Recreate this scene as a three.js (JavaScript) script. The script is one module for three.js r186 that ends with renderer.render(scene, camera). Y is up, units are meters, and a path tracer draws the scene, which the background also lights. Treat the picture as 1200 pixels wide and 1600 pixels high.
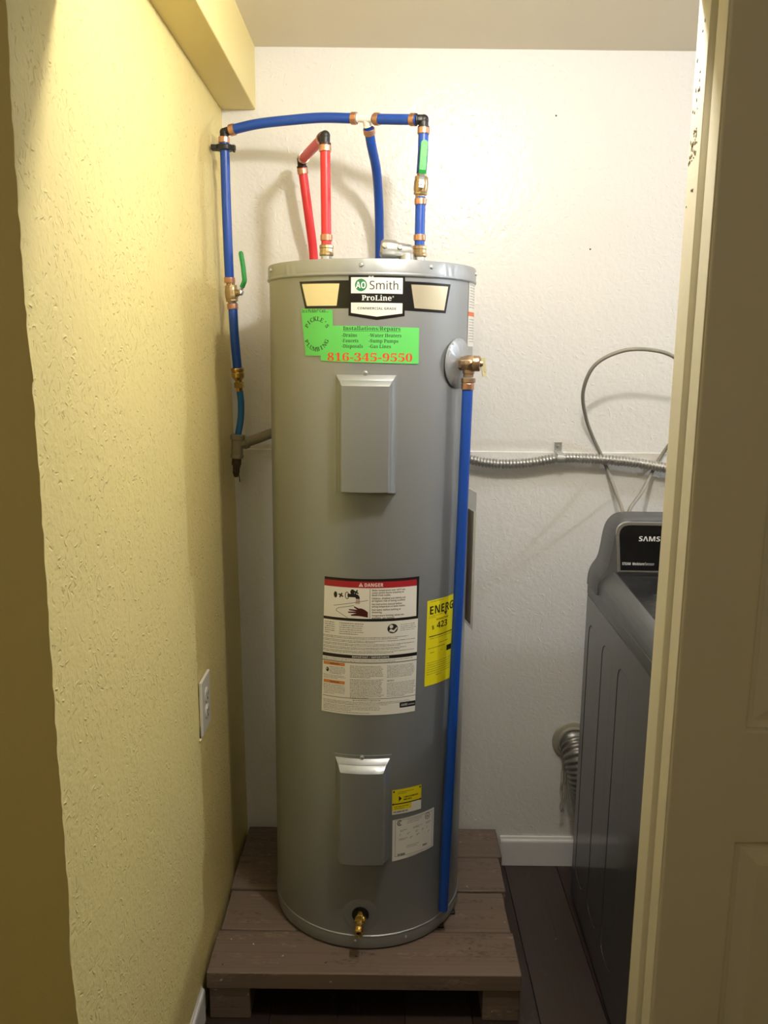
import * as THREE from 'three';
import { RoundedBoxGeometry } from 'three/addons/geometries/RoundedBoxGeometry.js';
import { mergeGeometries, mergeVertices, toCreasedNormals } from 'three/addons/utils/BufferGeometryUtils.js';

// ------------------------------------------------------------------ camera, exposure, lights
const scene = new THREE.Scene();
scene.background = new THREE.Color(0x000000);
const camera = new THREE.PerspectiveCamera(62.06, 3 / 4, 0.02, 30);
camera.position.set(0, 1.477, 0);
camera.rotation.order = 'YXZ';
camera.rotation.set(THREE.MathUtils.degToRad(-10.7), 0, THREE.MathUtils.degToRad(0.6));
scene.add(camera);
const renderer = new THREE.WebGLRenderer({ antialias: true });
renderer.toneMapping = THREE.LinearToneMapping;
renderer.toneMappingExposure = 0.64;
renderer.shadowMap.enabled = true;
renderer.shadowMap.type = THREE.PCFSoftShadowMap;
// bulbs: [x, y, z], colour, candela, radius of the glass
const LAMPS = [
  { at: [0.255, 2.115, -1.258], color: [1.0, 0.96, 0.90], cd: 2.75, label: 'bare bulb in a porcelain holder just inside the doorway' },
  { at: [2.05, 2.115, -1.72], color: [0.78, 0.88, 1.0], cd: 5.0, label: 'bare bulb in a porcelain holder over the far right of the laundry' },
  { at: [-0.25, 2.18, 0.85], color: [1.0, 0.94, 0.86], cd: 0.95, label: 'bare bulb in a porcelain holder in the dim hall' },
];

// ------------------------------------------------------------------ helpers
let seed = 20240611;
const rnd = () => { seed = (seed * 1664525 + 1013904223) >>> 0; return seed / 4294967296; };
const rr = (a, b) => a + (b - a) * rnd();
const V = (x, y, z) => new THREE.Vector3(x, y, z);
const A3 = (a) => new THREE.Vector3(a[0], a[1], a[2]);
const names = {};
function numbered(n) { const k = names[n] || 0; names[n] = k + 1; return k ? n + '_' + String(k).padStart(3, '0') : n; }
function setShadow(m) { m.castShadow = true; m.receiveShadow = true; return m; }
function part(name, geo, mat, parent, label) {
  const m = setShadow(new THREE.Mesh(geo, mat)); m.name = name; parent.add(m);
  if (label) m.userData.label = label;
  return m;
}
function tag(o, label, category, group) { o.userData.label = label; o.userData.category = category; if (group) o.userData.group = group; return o; }
function thing(name, label, category, at = [0, 0, 0], group) {
  const g = new THREE.Group(); g.name = numbered(name); g.position.set(...at); scene.add(g);
  return tag(g, label, category, group);
}
function struct(name, geo, mat, label) {
  const m = part(name, geo, mat, scene, label); m.userData.kind = 'structure'; return m;
}
function structGroup(name, label) { const g = new THREE.Group(); g.name = name; g.userData.kind = 'structure'; if (label) g.userData.label = label; scene.add(g); return g; }

// uv in metres, by the dominant side of each face; long = axis the grain runs along
function metreUV(geo, long = 'x', ou = 0, ov = 0) {
  const g = geo.index ? geo.toNonIndexed() : geo;
  const p = g.attributes.position, n = p.count, uv = new Float32Array(n * 2);
  const a = V(0, 0, 0), b = V(0, 0, 0), c = V(0, 0, 0);
  for (let i = 0; i < n; i += 3) {
    a.fromBufferAttribute(p, i); b.fromBufferAttribute(p, i + 1); c.fromBufferAttribute(p, i + 2);
    const f = b.clone().sub(a).cross(c.clone().sub(a));
    const ax = Math.abs(f.x), ay = Math.abs(f.y), az = Math.abs(f.z);
    for (let k = 0; k < 3; k++) {
      const q = [a, b, c][k]; let u, v;
      if (ay >= ax && ay >= az) { u = q.x; v = q.z; if (long === 'z') { u = q.z; v = q.x; } }
      else if (ax >= az) { u = q.z; v = q.y; }
      else { u = q.x; v = q.y; }
      if (long === 'y' && !(ay >= ax && ay >= az)) { const t = u; u = v; v = t; }
      uv[(i + k) * 2] = u + ou; uv[(i + k) * 2 + 1] = v + ov;
    }
  }
  g.setAttribute('uv', new THREE.BufferAttribute(uv, 2));
  return g;
}
function box(x0, x1, y0, y1, z0, z1, r = 0, long = 'x', ou = 0, ov = 0) {
  const w = x1 - x0, h = y1 - y0, d = z1 - z0;
  const g = r > 0 ? new RoundedBoxGeometry(w, h, d, 2, Math.min(r, w / 2.01, h / 2.01, d / 2.01)) : new THREE.BoxGeometry(w, h, d);
  g.translate((x0 + x1) / 2, (y0 + y1) / 2, (z0 + z1) / 2);
  return metreUV(g, long, ou, ov);
}
const quatTo = (dir, from = V(0, 1, 0)) => new THREE.Quaternion().setFromUnitVectors(from, dir.clone().normalize());
function place(geo, at, dir) { if (dir) geo.applyQuaternion(quatTo(dir)); geo.translate(at.x, at.y, at.z); return geo; }
// a profile of [radius, height] turned about its axis, set at a point and pointed along dir
function lathe(profile, at, dir, seg = 28, crease = 0.5) {
  const g = toCreasedNormals(new THREE.LatheGeometry(profile.map((p) => new THREE.Vector2(p[0], p[1])), seg), crease);
  return place(g, at, dir);
}
function prism(r, h, sides, at, dir, bevel = 0.0012) {
  const pr = [[0, 0], [r - bevel, 0], [r, bevel], [r, h - bevel], [r - bevel, h], [0, h]];
  return lathe(pr, at, dir, sides, 0.3);
}
function merge(list) {
  const l = list.map((g) => { const q = g.index ? g.toNonIndexed() : g; for (const k of Object.keys(q.attributes)) if (!['position', 'normal', 'uv'].includes(k)) q.deleteAttribute(k); if (!q.attributes.uv) q.setAttribute('uv', new THREE.BufferAttribute(new Float32Array(q.attributes.position.count * 2), 2)); return q; });
  return mergeGeometries(l);
}
const curveOf = (pts, tension = 0.5) => new THREE.CatmullRomCurve3(pts.map((p) => (p.isVector3 ? p : A3(p))), false, 'centripetal', tension);
// a tube with closed ends
function pipe(pts, r, seg = 40, rad = 20) {
  const c = curveOf(pts), g = new THREE.TubeGeometry(c, seg, r, rad, false), out = [g];
  for (const t of [0, 1]) {
    const d = c.getTangent(t); if (t === 0) d.negate();
    const cap = new THREE.CircleGeometry(r, rad); cap.applyQuaternion(quatTo(d, V(0, 0, 1))); const p = c.getPoint(t); cap.translate(p.x, p.y, p.z); out.push(cap);
  }
  return merge(out);
}
// corrugated hose along a curve
function ridged(pts, r, amp, pitch, rad = 16) {
  const c = curveOf(pts), L = c.getLength(), n = Math.round(L / pitch * 8), fr = c.computeFrenetFrames(n, false);
  const pos = [], idx = [];
  for (let i = 0; i <= n; i++) {
    const p = c.getPointAt(i / n), ph = (i / 8) * Math.PI, q = r - amp * Math.pow(Math.abs(Math.sin(ph)), 2.2);
    for (let k = 0; k <= rad; k++) {
      const a = k / rad * Math.PI * 2, x = fr.normals[i].clone().multiplyScalar(Math.cos(a) * q).addScaledVector(fr.binormals[i], Math.sin(a) * q).add(p);
      pos.push(x.x, x.y, x.z);
    }
  }
  const w = rad + 1;
  for (let i = 0; i < n; i++) for (let k = 0; k < rad; k++) { const a = i * w + k; idx.push(a, a + w, a + 1, a + w, a + w + 1, a + 1); }
  const g = new THREE.BufferGeometry(); g.setAttribute('position', new THREE.Float32BufferAttribute(pos, 3)); g.setIndex(idx);
  const m = mergeVertices(g); m.computeVertexNormals();
  // face outward
  const q = m.attributes.position, nn = m.attributes.normal, p0 = c.getPointAt(0); let s = 0;
  for (let k = 0; k < rad; k++) s += V(0, 0, 0).fromBufferAttribute(nn, k).dot(V(0, 0, 0).fromBufferAttribute(q, k).sub(p0));
  if (s < 0) { const ix = m.index.array; for (let i = 0; i < ix.length; i += 3) { const t = ix[i + 1]; ix[i + 1] = ix[i + 2]; ix[i + 2] = t; } m.computeVertexNormals(); }
  return m;
}
function flatStrip(shape, depth, bevel = 0.0008, seg = 6) {
  return new THREE.ExtrudeGeometry(shape, { depth, bevelEnabled: bevel > 0, bevelThickness: bevel, bevelSize: bevel, bevelSegments: 2, curveSegments: seg });
}
function basis(x, y, z, at) { return new THREE.Matrix4().makeBasis(x, y, z).setPosition(at); }

// ------------------------------------------------------------------ textures
function heightTexture(n, metres, strokes, opt) {
  const h = new Float32Array(n * n).fill(0.35);
  // rolling noise on a wrapping lattice
  for (const [cells, amp] of opt.noise) {
    const lat = Float32Array.from({ length: cells * cells }, rnd);
    for (let y = 0; y < n; y++) for (let x = 0; x < n; x++) {
      const fx = x / n * cells, fy = y / n * cells, ix = Math.floor(fx), iy = Math.floor(fy);
      let u = fx - ix, v = fy - iy; u = u * u * (3 - 2 * u); v = v * v * (3 - 2 * v);
      const g = (a, b) => lat[(b % cells) * cells + (a % cells)];
      h[y * n + x] += amp * ((g(ix, iy) * (1 - u) + g(ix + 1, iy) * u) * (1 - v) + (g(ix, iy + 1) * (1 - u) + g(ix + 1, iy + 1) * u) * v - 0.5);
    }
  }
  const pm = n / metres, mk = Float32Array.from({ length: 36 }, rnd);
  for (let s = 0; s < strokes; s++) {
    // short ridges left by the trowel
    let x = rnd() * n, y = rnd() * n, a = rr(0, Math.PI * 2);
    if (mk[Math.floor(y / n * 6) * 6 + Math.floor(x / n * 6)] * 1.5 < rnd()) continue;
    const L = rr(opt.len[0], opt.len[1]) * pm, w = rr(opt.wid[0], opt.wid[1]) * pm, hi = rr(opt.amp[0], opt.amp[1]) * (rnd() < opt.down ? -1 : 1), bend = rr(-0.12, 0.12);
    for (let t = 0; t < L; t++) {
      a += bend / 2; x += Math.cos(a); y += Math.sin(a);
      const fade = Math.sin(Math.PI * (t + 0.5) / L), R = Math.ceil(w * 2);
      for (let j = -R; j <= R; j++) for (let i = -R; i <= R; i++) {
        const px = (Math.round(x) + i + n * 4) % n, py = (Math.round(y) + j + n * 4) % n, d2 = (i * i + j * j) / (w * w);
        const e = hi * fade * Math.exp(-d2), k = py * n + px, base = 0.35;
        if (e > 0) h[k] = Math.max(h[k], base + e); else h[k] = Math.min(h[k], base + e);
      }
    }
  }
  const d = new Uint8Array(n * n * 4);
  for (let i = 0; i < n * n; i++) { const v = Math.max(0, Math.min(255, h[i] * 255)); d[i * 4] = d[i * 4 + 1] = d[i * 4 + 2] = v; d[i * 4 + 3] = 255; }
  const t = new THREE.DataTexture(d, n, n); t.wrapS = t.wrapT = THREE.RepeatWrapping; t.magFilter = THREE.LinearFilter; t.repeat.set(1 / metres, 1 / metres); t.needsUpdate = true;
  return t;
}
const bumpYellow = heightTexture(1024, 0.62, 2600, { noise: [[14, 0.12], [40, 0.16], [90, 0.14], [180, 0.10], [320, 0.06]], len: [0.003, 0.018], wid: [0.0006, 0.0014], amp: [0.2, 0.62], down: 0.45 });
const bumpWhite = heightTexture(1024, 0.70, 1100, { noise: [[12, 0.12], [34, 0.14], [80, 0.16], [170, 0.10], [320, 0.05]], len: [0.003, 0.018], wid: [0.0007, 0.002], amp: [0.08, 0.40], down: 0.4 });
const bumpFine = heightTexture(512, 0.35, 0, { noise: [[40, 0.15], [110, 0.15]], len: [0, 0], wid: [0, 0], amp: [0, 0], down: 0 });

function canvas(w, h, draw) {
  const c = document.createElement('canvas'); c.width = w; c.height = h; const x = c.getContext('2d'); draw(x, w, h);
  const t = new THREE.CanvasTexture(c); t.colorSpace = THREE.SRGBColorSpace; t.magFilter = THREE.LinearFilter; return t;
}
const rgb = (a, k = 1) => `rgb(${a.map((v) => Math.max(0, Math.min(255, Math.round(v * k)))).join(',')})`;
function woodTexture(base, grainDark, opts) {
  const t = canvas(1024, 512, (x, w, h) => {
    x.fillStyle = rgb(base); x.fillRect(0, 0, w, h);
    for (let i = 0; i < opts.grain; i++) {
      const y = rnd() * h, k = rr(grainDark, 1.12), a = rr(0.05, 0.35);
      x.strokeStyle = rgb(base, k).replace('rgb', 'rgba').replace(')', `,${a})`); x.lineWidth = rr(0.6, 2.6);
      const x0 = rnd() * w - 200, L = rr(150, 700); x.beginPath(); x.moveTo(x0, y); x.bezierCurveTo(x0 + L * 0.3, y + rr(-5, 5), x0 + L * 0.7, y + rr(-5, 5), x0 + L, y + rr(-3, 3)); x.stroke();
    }
    for (let i = 0; i < opts.scuffs; i++) {
      const cx = rnd() * w, cy = rnd() * h, n = 14 + Math.floor(rnd() * 30), dark = rnd() < opts.darkShare;
      for (let k = 0; k < n; k++) {
        x.fillStyle = dark ? `rgba(38,30,25,${rr(0.04, 0.2)})` : `rgba(${opts.pale},${rr(0.03, 0.22)})`;
        x.beginPath(); x.ellipse(cx + rr(-42, 42), cy + rr(-9, 9), rr(1, 9), rr(0.6, 3), rr(-0.3, 0.3), 0, Math.PI * 2); x.fill();
      }
    }
    for (let i = 0; i < opts.flecks; i++) {
      x.fillStyle = rnd() < 0.55 ? 'rgba(205,198,188,0.85)' : 'rgba(24,18,14,0.85)';
      x.beginPath(); x.ellipse(rnd() * w, rnd() * h, rr(0.8, 3.6), rr(0.8, 2.2), rnd() * 3, 0, Math.PI * 2); x.fill();
    }
  });
  t.wrapS = t.wrapT = THREE.RepeatWrapping; t.repeat.set(1, 2); return t;
}
const texDeck = woodTexture([112, 96, 85], 0.56, { grain: 620, scuffs: 110, darkShare: 0.62, pale: '168,150,136', flecks: 46 });
const texFloor = woodTexture([58, 48, 44], 0.5, { grain: 620, scuffs: 22, darkShare: 0.3, pale: '128,112,104', flecks: 5 });
const grainBump = (() => {
  const t = canvas(1024, 512, (x, w, h) => { x.fillStyle = '#888'; x.fillRect(0, 0, w, h); for (let i = 0; i < 900; i++) { const v = Math.floor(rr(80, 190)); x.strokeStyle = `rgba(${v},${v},${v},0.4)`; x.lineWidth = rr(0.5, 2); const y = rnd() * h, x0 = rnd() * w - 100; x.beginPath(); x.moveTo(x0, y); x.lineTo(x0 + rr(80, 400), y + rr(-3, 3)); x.stroke(); } });
  t.colorSpace = THREE.NoColorSpace; t.wrapS = t.wrapT = THREE.RepeatWrapping; t.repeat.set(1, 2); return t;
})();

// ------------------------------------------------------------------ materials
const std = (o) => new THREE.MeshStandardMaterial(o), phy = (o) => new THREE.MeshPhysicalMaterial(o);
const M = {
  yellow: phy({ color: '#e3d28f', roughness: 0.5, bumpMap: bumpYellow, bumpScale: 0.0032, specularIntensity: 0.7 }),
  yellowSmooth: phy({ color: '#e3d28f', roughness: 0.5, bumpMap: bumpFine, bumpScale: 0.0006 }),
  white: phy({ color: '#e9e8e6', roughness: 0.3, bumpMap: bumpWhite, bumpScale: 0.0026 }),
  ceiling: std({ color: '#e8dfcb', roughness: 0.8, bumpMap: bumpFine, bumpScale: 0.0006 }),
  panelling: std({ color: '#8f7f6a', roughness: 0.7 }),
  hall: std({ color: '#e3d28f', roughness: 0.8, bumpMap: bumpFine, bumpScale: 0.001 }),
  trim: phy({ color: '#e4decb', roughness: 0.42, bumpMap: bumpFine, bumpScale: 0.0005 }),
  baseboard: phy({ color: '#e8e8ea', roughness: 0.35 }),
  door: phy({ color: '#e4decb', roughness: 0.5, bumpMap: bumpFine, bumpScale: 0.0003 }),
  deck: std({ map: texDeck, roughness: 0.62, bumpMap: grainBump, bumpScale: 0.0008 }),
  plank: phy({ map: texFloor, roughness: 0.34, bumpMap: grainBump, bumpScale: 0.0003 }),
  plank2: phy({ map: texFloor, color: '#d8ccc8', roughness: 0.38, bumpMap: grainBump, bumpScale: 0.0003 }),
  subfloor: std({ color: '#2b211d', roughness: 0.8 }),
  tank: phy({ color: '#94989c', metalness: 0.5, roughness: 0.44, clearcoat: 0.5, clearcoatRoughness: 0.22, bumpMap: bumpFine, bumpScale: 0.00012 }),
  tankCap: phy({ color: '#979b9f', metalness: 0.5, roughness: 0.42, clearcoat: 0.5, clearcoatRoughness: 0.2 }),
  blue: phy({ color: '#1045a2', roughness: 0.42, clearcoat: 0.15, clearcoatRoughness: 0.3 }),
  blueThin: phy({ color: '#1f62a0', roughness: 0.5 }),
  red: phy({ color: '#cf2a33', roughness: 0.42, clearcoat: 0.15, clearcoatRoughness: 0.3 }),
  black: phy({ color: '#17171a', roughness: 0.45 }),
  whitePlastic: phy({ color: '#efeae0', roughness: 0.4 }),
  copper: std({ color: '#c99a80', metalness: 0.9, roughness: 0.32 }),
  brass: std({ color: '#b59f7a', metalness: 0.88, roughness: 0.3 }),
  brassBright: std({ color: '#d0b06a', metalness: 0.95, roughness: 0.2 }),
  bronze: std({ color: '#b39a80', metalness: 0.9, roughness: 0.38 }),
  nipple: std({ color: '#c9cccf', metalness: 0.85, roughness: 0.35 }),
  zinc: std({ color: '#b3b4b2', metalness: 0.85, roughness: 0.36 }),
  steel: std({ color: '#b0aea9', metalness: 0.8, roughness: 0.34 }),
  lever: std({ color: '#c9c29c', metalness: 0.2, roughness: 0.4 }),
  green: phy({ color: '#1c8a3c', roughness: 0.45, clearcoat: 0.2 }),
  oldPipe: std({ color: '#8f8672', roughness: 0.7, metalness: 0.2, bumpMap: bumpFine, bumpScale: 0.0006 }),
  rust: std({ color: '#4c3d31', roughness: 0.8, metalness: 0.2 }),
  cable: phy({ color: '#8e8a80', roughness: 0.5 }),
  dryer: phy({ color: '#3e4145', roughness: 0.36, metalness: 0.3, clearcoat: 0.5, clearcoatRoughness: 0.1 }),
  dryerDeck: phy({ color: '#5c5f62', roughness: 0.4, metalness: 0.35 }),
  silver: std({ color: '#d6d8da', metalness: 0.9, roughness: 0.25 }),
  foil: std({ color: '#8d8c88', metalness: 0.85, roughness: 0.42 }),
  vent: phy({ color: '#9c9888', roughness: 0.55 }),
  outlet: phy({ color: '#e3dfd6', roughness: 0.4 }),
  slot: std({ color: '#0d0c0b', roughness: 0.8 }),
  plaster: std({ color: '#e9dca6', roughness: 0.9 }),
  sheet: phy({ color: '#b0a595', roughness: 0.6 }),
  clear: phy({ color: '#f4f4f2', roughness: 0.12, transmission: 0.9, thickness: 0, specularIntensity: 0.8 }),
  porcelain: phy({ color: '#efece4', roughness: 0.3 }),
  chip: std({ color: '#8b8069', roughness: 0.9 }),
  lint: std({ color: '#a39d92', roughness: 1 }),
};

// ------------------------------------------------------------------ the setting
const WZ = -2.276, CEIL = 2.212, SEAM = 1.216;
// left wall: a leaning slab, built as a grid so that its face follows the corner
function leanX(y, z) { const t = THREE.MathUtils.clamp((-z - 0.985) / 1.291, 0, 1.05), back = -0.388 - 0.0145 * Math.max(0, y - 0.1); return (-0.4028 - 0.0044 * (y - 0.55)) * (1 - t) + back * t; }
{
  const g = new THREE.BoxGeometry(0.15, CEIL + 0.05, 1.45, 1, 20, 20); g.translate(-0.475, (CEIL + 0.05) / 2 - 0.025, -0.985 - 0.725);
  const p = g.attributes.position; for (let i = 0; i < p.count; i++) if (p.getX(i) > -0.42) p.setX(i, leanX(p.getY(i), p.getZ(i)));
  g.computeVertexNormals(); struct('wall_left', metreUV(g), M.yellow, 'yellow textured wall beside the water heater');
}
// the end of the left wall, with its ragged plaster edge
{
  const s = new THREE.Shape(); const edge = [[-0.4066, 2.3], [-0.4066, 1.838], [-0.4079, 1.685], [-0.4074, 1.55], [-0.4068, 1.49], [-0.4034, 1.44], [-0.4049, 1.437], [-0.4046, 1.379], [-0.4036, 1.32], [-0.4044, 1.128], [-0.4034, 0.952], [-0.402, 0.772], [-0.4046, 0.698], [-0.3996, 0.594], [-0.4, 0]];
  const pts = []; for (let i = 0; i < edge.length - 1; i++) { const [x0, y0] = edge[i], [x1, y1] = edge[i + 1], n = Math.max(1, Math.round((y0 - y1) / 0.012)); for (let k = 0; k < n; k++) pts.push([x0 + (x1 - x0) * k / n + (k ? rr(-0.0009, 0.0009) : 0), y0 + (y1 - y0) * k / n]); }
  s.moveTo(-1.3, 0); s.lineTo(-1.3, 2.3); for (const [x, y] of pts) s.lineTo(x, y); s.lineTo(-0.4, 0); s.lineTo(-1.3, 0);
  const g = new THREE.ExtrudeGeometry(s, { depth: 0.003, bevelEnabled: true, bevelSize: 0.001, bevelThickness: 0.001, bevelSegments: 2 }); g.translate(0, 0, -0.988);
  struct('wall_hall_front', metreUV(toCreasedNormals(g, 0.6)), M.hall, 'yellow wall facing the hall, in shade, with a ragged plaster corner');
}
{ // back wall: the lower part stands a few millimetres proud of the upper along a level seam
  const g = structGroup('wall_back', 'white textured wall behind the water heater');
  part('upper_panel', box(-0.55, 2.75, SEAM, CEIL + 0.03, WZ - 0.12, WZ, 0), M.white, g);
  part('lower_panel', box(-0.55, 2.75, -0.02, SEAM, WZ - 0.12, WZ + 0.004, 0.002), M.white, g);
  for (const [x, y] of [[0.523, 1.74], [0.42, 2.06]]) part('nail_head', lathe([[0, 0.001], [0.0018, 0.0008], [0.0022, 0]], V(x, y, WZ), V(0, 0, 1), 10), M.rust, g);
}
struct('ceiling', box(-0.56, 2.75, CEIL, CEIL + 0.1, -2.42, -1.0), M.ceiling, 'low off white ceiling');
struct('wall_right', box(2.7, 2.82, -0.02, CEIL + 0.03, -2.42, -1.0), M.panelling);
{ // wall round the doorway
  const g = structGroup('wall_front', 'wall round the doorway');
  part('wall_panel', box(0.401, 2.75, -0.02, 2.3, -1.1565, -1.092), M.panelling, g);
  part('header', box(-0.42, 0.401, 1.918, 2.3, -1.1565, -1.0), M.trim, g);
}
{
  const g = structGroup('trim_1', 'white door jamb and stop right of the opening');
  part('door_stop', box(0.385, 0.401, 0, 1.918, -1.1565, -1.1145, 0.0015), M.trim, g);
  part('jamb_board', box(0.395, 0.4015, 0, 1.918, -1.116, -1.088, 0.001), M.trim, g);
  const chips = []; for (let i = 0; i < 46; i++) { const q = new THREE.IcosahedronGeometry(1, 1), p = q.attributes.position, y = i < 30 ? rr(1.715, 1.755) : rr(1.66, 1.88); for (let k = 0; k < p.count; k++) { const h = Math.sin(p.getX(k) * 9.1 + p.getY(k) * 7.3 + p.getZ(k) * 5.7 + i) * 0.25 + 1; p.setXYZ(k, p.getX(k) * 0.0005 * h, p.getY(k) * 0.0022 * h, p.getZ(k) * 0.0016 * h); } q.scale(1, rr(0.5, 1.4), rr(0.5, 1.3)); q.translate(0.3848, y, rr(-1.153, -1.128)); chips.push(q); }
  part('paint_chips', merge(chips), M.chip, g, 'small chips in the paint of the jamb').userData.kind = 'stuff';
}
{ // yellow box beam along the top of the left wall
  const g = box(-0.45, -0.331, 2.066, CEIL + 0.01, WZ, -1.0, 0.003); struct('trim_2', g, M.yellowSmooth, 'yellow boxed beam under the ceiling along the left wall');
}
// hall
struct('wall_hall_left', box(-1.4, -1.3, -0.02, 2.32, -1.0, 1.6), M.hall);
struct('wall_hall_right', box(1.5, 1.6, -0.02, 2.32, -1.1, 1.6), M.hall);
struct('wall_hall_back', box(-1.4, 1.6, -0.02, 2.32, 1.5, 1.6), M.hall);
struct('ceiling_hall', box(-1.4, 1.6, 2.3, 2.4, -1.1, 1.6), M.ceiling);
{ // floor of dark planks
  const g = structGroup('floor', 'dark brown wood plank floor');
  part('subfloor', box(-1.4, 2.8, -0.06, -0.012, -2.42, 1.6), M.subfloor, g);
  const w = 0.1522, x0 = 0.5155 - 7 * w;
  for (let c = 0; c < 16; c++) {
    const xa = x0 + c * w; let z = WZ + 0.02 - rr(0, 0.7); const zend = -0.9;
    while (z < zend) {
      const z1 = Math.min(z + 1.2, zend), a = Math.max(z, WZ - 0.01);
      if (z1 > a + 0.05) part('plank', box(xa + 0.0006, xa + w - 0.0006, -0.012, rr(-0.0005, 0.0002), a, z1 - 0.001, 0.0012, 'z', rnd() * 3, rnd() * 3), rnd() < 0.5 ? M.plank : M.plank2, g);
      z = z1;
    }
  }
  part('hall_boards', merge([box(-1.4, x0, -0.012, 0, -2.42, -0.9, 0, 'z'), box(-1.4, 1.6, -0.012, 0, -0.9, 1.6, 0, 'z')]), M.plank, g);
}
function baseboardShape(t, h) { const s = new THREE.Shape(); s.moveTo(0, 0); s.lineTo(t, 0); s.lineTo(t, h * 0.82); s.quadraticCurveTo(t, h * 0.9, t * 0.6, h * 0.93); s.lineTo(t * 0.45, h); s.lineTo(0, h); s.lineTo(0, 0); return s; }
{ const g = flatStrip(baseboardShape(0.013, 0.088), 2.35, 0); g.rotateY(-Math.PI / 2); g.translate(2.7, 0, WZ + 0.004); struct('baseboard_back', metreUV(g), M.baseboard, 'white baseboard along the back wall'); }
{ const g = flatStrip(baseboardShape(0.013, 0.088), 0.66, 0); g.translate(-0.4, 0, -1.662); struct('baseboard_left', metreUV(g), M.baseboard, 'white baseboard along the left wall in front of the pallet'); }

{ // six panel door folded right back against the hall wall
  const g = structGroup('door_1', 'cream panelled door opened flat against the hall wall right of the doorway');
  const X0 = 0.385, W = 0.74, Y0 = 0.012, Y1 = 1.99, ZF = -1.0515;
  const s = new THREE.Shape(); s.moveTo(X0, Y0); s.lineTo(X0 + W, Y0); s.lineTo(X0 + W, Y1); s.lineTo(X0, Y1); s.lineTo(X0, Y0);
  const cells = []; for (const [a, b] of [[0.483, 0.715], [0.795, 1.027]]) for (const [c, d] of [[0.2, 0.825], [0.99, 1.60], [1.71, 1.88]]) cells.push([a, b, c, d]);
  for (const [a, b, c, d] of cells) { const h = new THREE.Path(); h.moveTo(a, c); h.lineTo(a, d); h.lineTo(b, d); h.lineTo(b, c); h.lineTo(a, c); s.holes.push(h); }
  const f = new THREE.ExtrudeGeometry(s, { depth: 0.009, bevelEnabled: true, bevelSize: 0.004, bevelOffset: -0.004, bevelThickness: 0.004, bevelSegments: 3 }); f.translate(0, 0, ZF - 0.013);
  part('door_slab', metreUV(merge([f, box(X0, X0 + W, Y0, Y1, -1.0865, ZF - 0.011, 0.001)])), M.door, g);
  for (const [a, b, c, d] of cells) {
    const p = new THREE.Shape(), i = 0.034; p.moveTo(a + i, c + i); p.lineTo(b - i, c + i); p.lineTo(b - i, d - i); p.lineTo(a + i, d - i); p.lineTo(a + i, c + i);
    const q = new THREE.ExtrudeGeometry(p, { depth: 0.001, bevelEnabled: true, bevelSize: 0.024, bevelThickness: 0.007, bevelSegments: 1 }); q.translate(0, 0, ZF - 0.0115); part('door_panel', metreUV(q), M.door, g);
  }
  part('door_edge', box(X0 - 0.0012, X0 + 0.003, Y0 + 0.001, Y1 - 0.001, -1.086, ZF - 0.002, 0.001), M.trim, g, 'white painted edge of the door');
}

// ------------------------------------------------------------------ lamps (out of the picture)
for (const L of LAMPS) {
  const top = L.at[1] + (L.at[1] > 2.15 ? 0.12 : CEIL - L.at[1]);
  const t = thing('ceiling_light', L.label, 'light', [L.at[0], L.at[1], L.at[2]]);
  const u = top - L.at[1];
  part('lamp_holder', lathe([[0, u], [0.055, u], [0.055, u - 0.012], [0.03, u - 0.022], [0.021, u - 0.05], [0.0145, u - 0.052], [0, u - 0.05]].reverse(), V(0, 0, 0), null, 32), M.porcelain, t);
  const col = new THREE.Color().setRGB(...L.color);
  const glass = std({ color: '#ffffff', emissive: col, emissiveIntensity: Math.min(30, 6 * L.cd), roughness: 0.5 });
  const b = part('bulb', lathe([[0, -0.034], [0.018, -0.029], [0.0295, -0.014], [0.032, 0.002], [0.028, 0.018], [0.0185, 0.033], [0.0135, 0.045], [0.0135, 0.056]], V(0, 0, 0), null, 32, 1.2), glass, t);
  b.castShadow = false;
  const p = new THREE.PointLight(col, L.cd, 0, 2); p.castShadow = true; p.shadow.radius = 1.6; p.shadow.mapSize.set(1024, 1024); p.shadow.bias = -0.001; p.shadow.camera.near = 0.05; t.add(p); p.name = 'bulb_light';
}

// ------------------------------------------------------------------ pallet
{
  const t = thing('wooden_pallet', 'low brown painted wooden platform under the water heater', 'pallet');
  const Z = [-1.663, -1.809, -1.963, -2.114, -2.258], L = [-0.384, -0.379, -0.383, -0.38], Rr = [0.317, 0.313, 0.323, 0.333];
  for (let i = 0; i < 4; i++) part('deck_board', box(L[i], Rr[i], 0.079, 0.12 - (i === 1 ? 0.002 : 0), Z[i + 1] + 0.0035, Z[i] - (i ? 0.0015 : 0), 0.0035, 'x', i * 0.37, i * 0.21 + 0.1), M.deck, t);
  part('runner', box(-0.379, -0.288, 0, 0.079, -2.25, -1.668, 0.003, 'z', 0.3, 0.7), M.deck, t);
  part('runner', box(0.232, 0.315, 0, 0.079, -2.25, -1.668, 0.003, 'z', 0.8, 0.1), M.deck, t);
}

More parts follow.
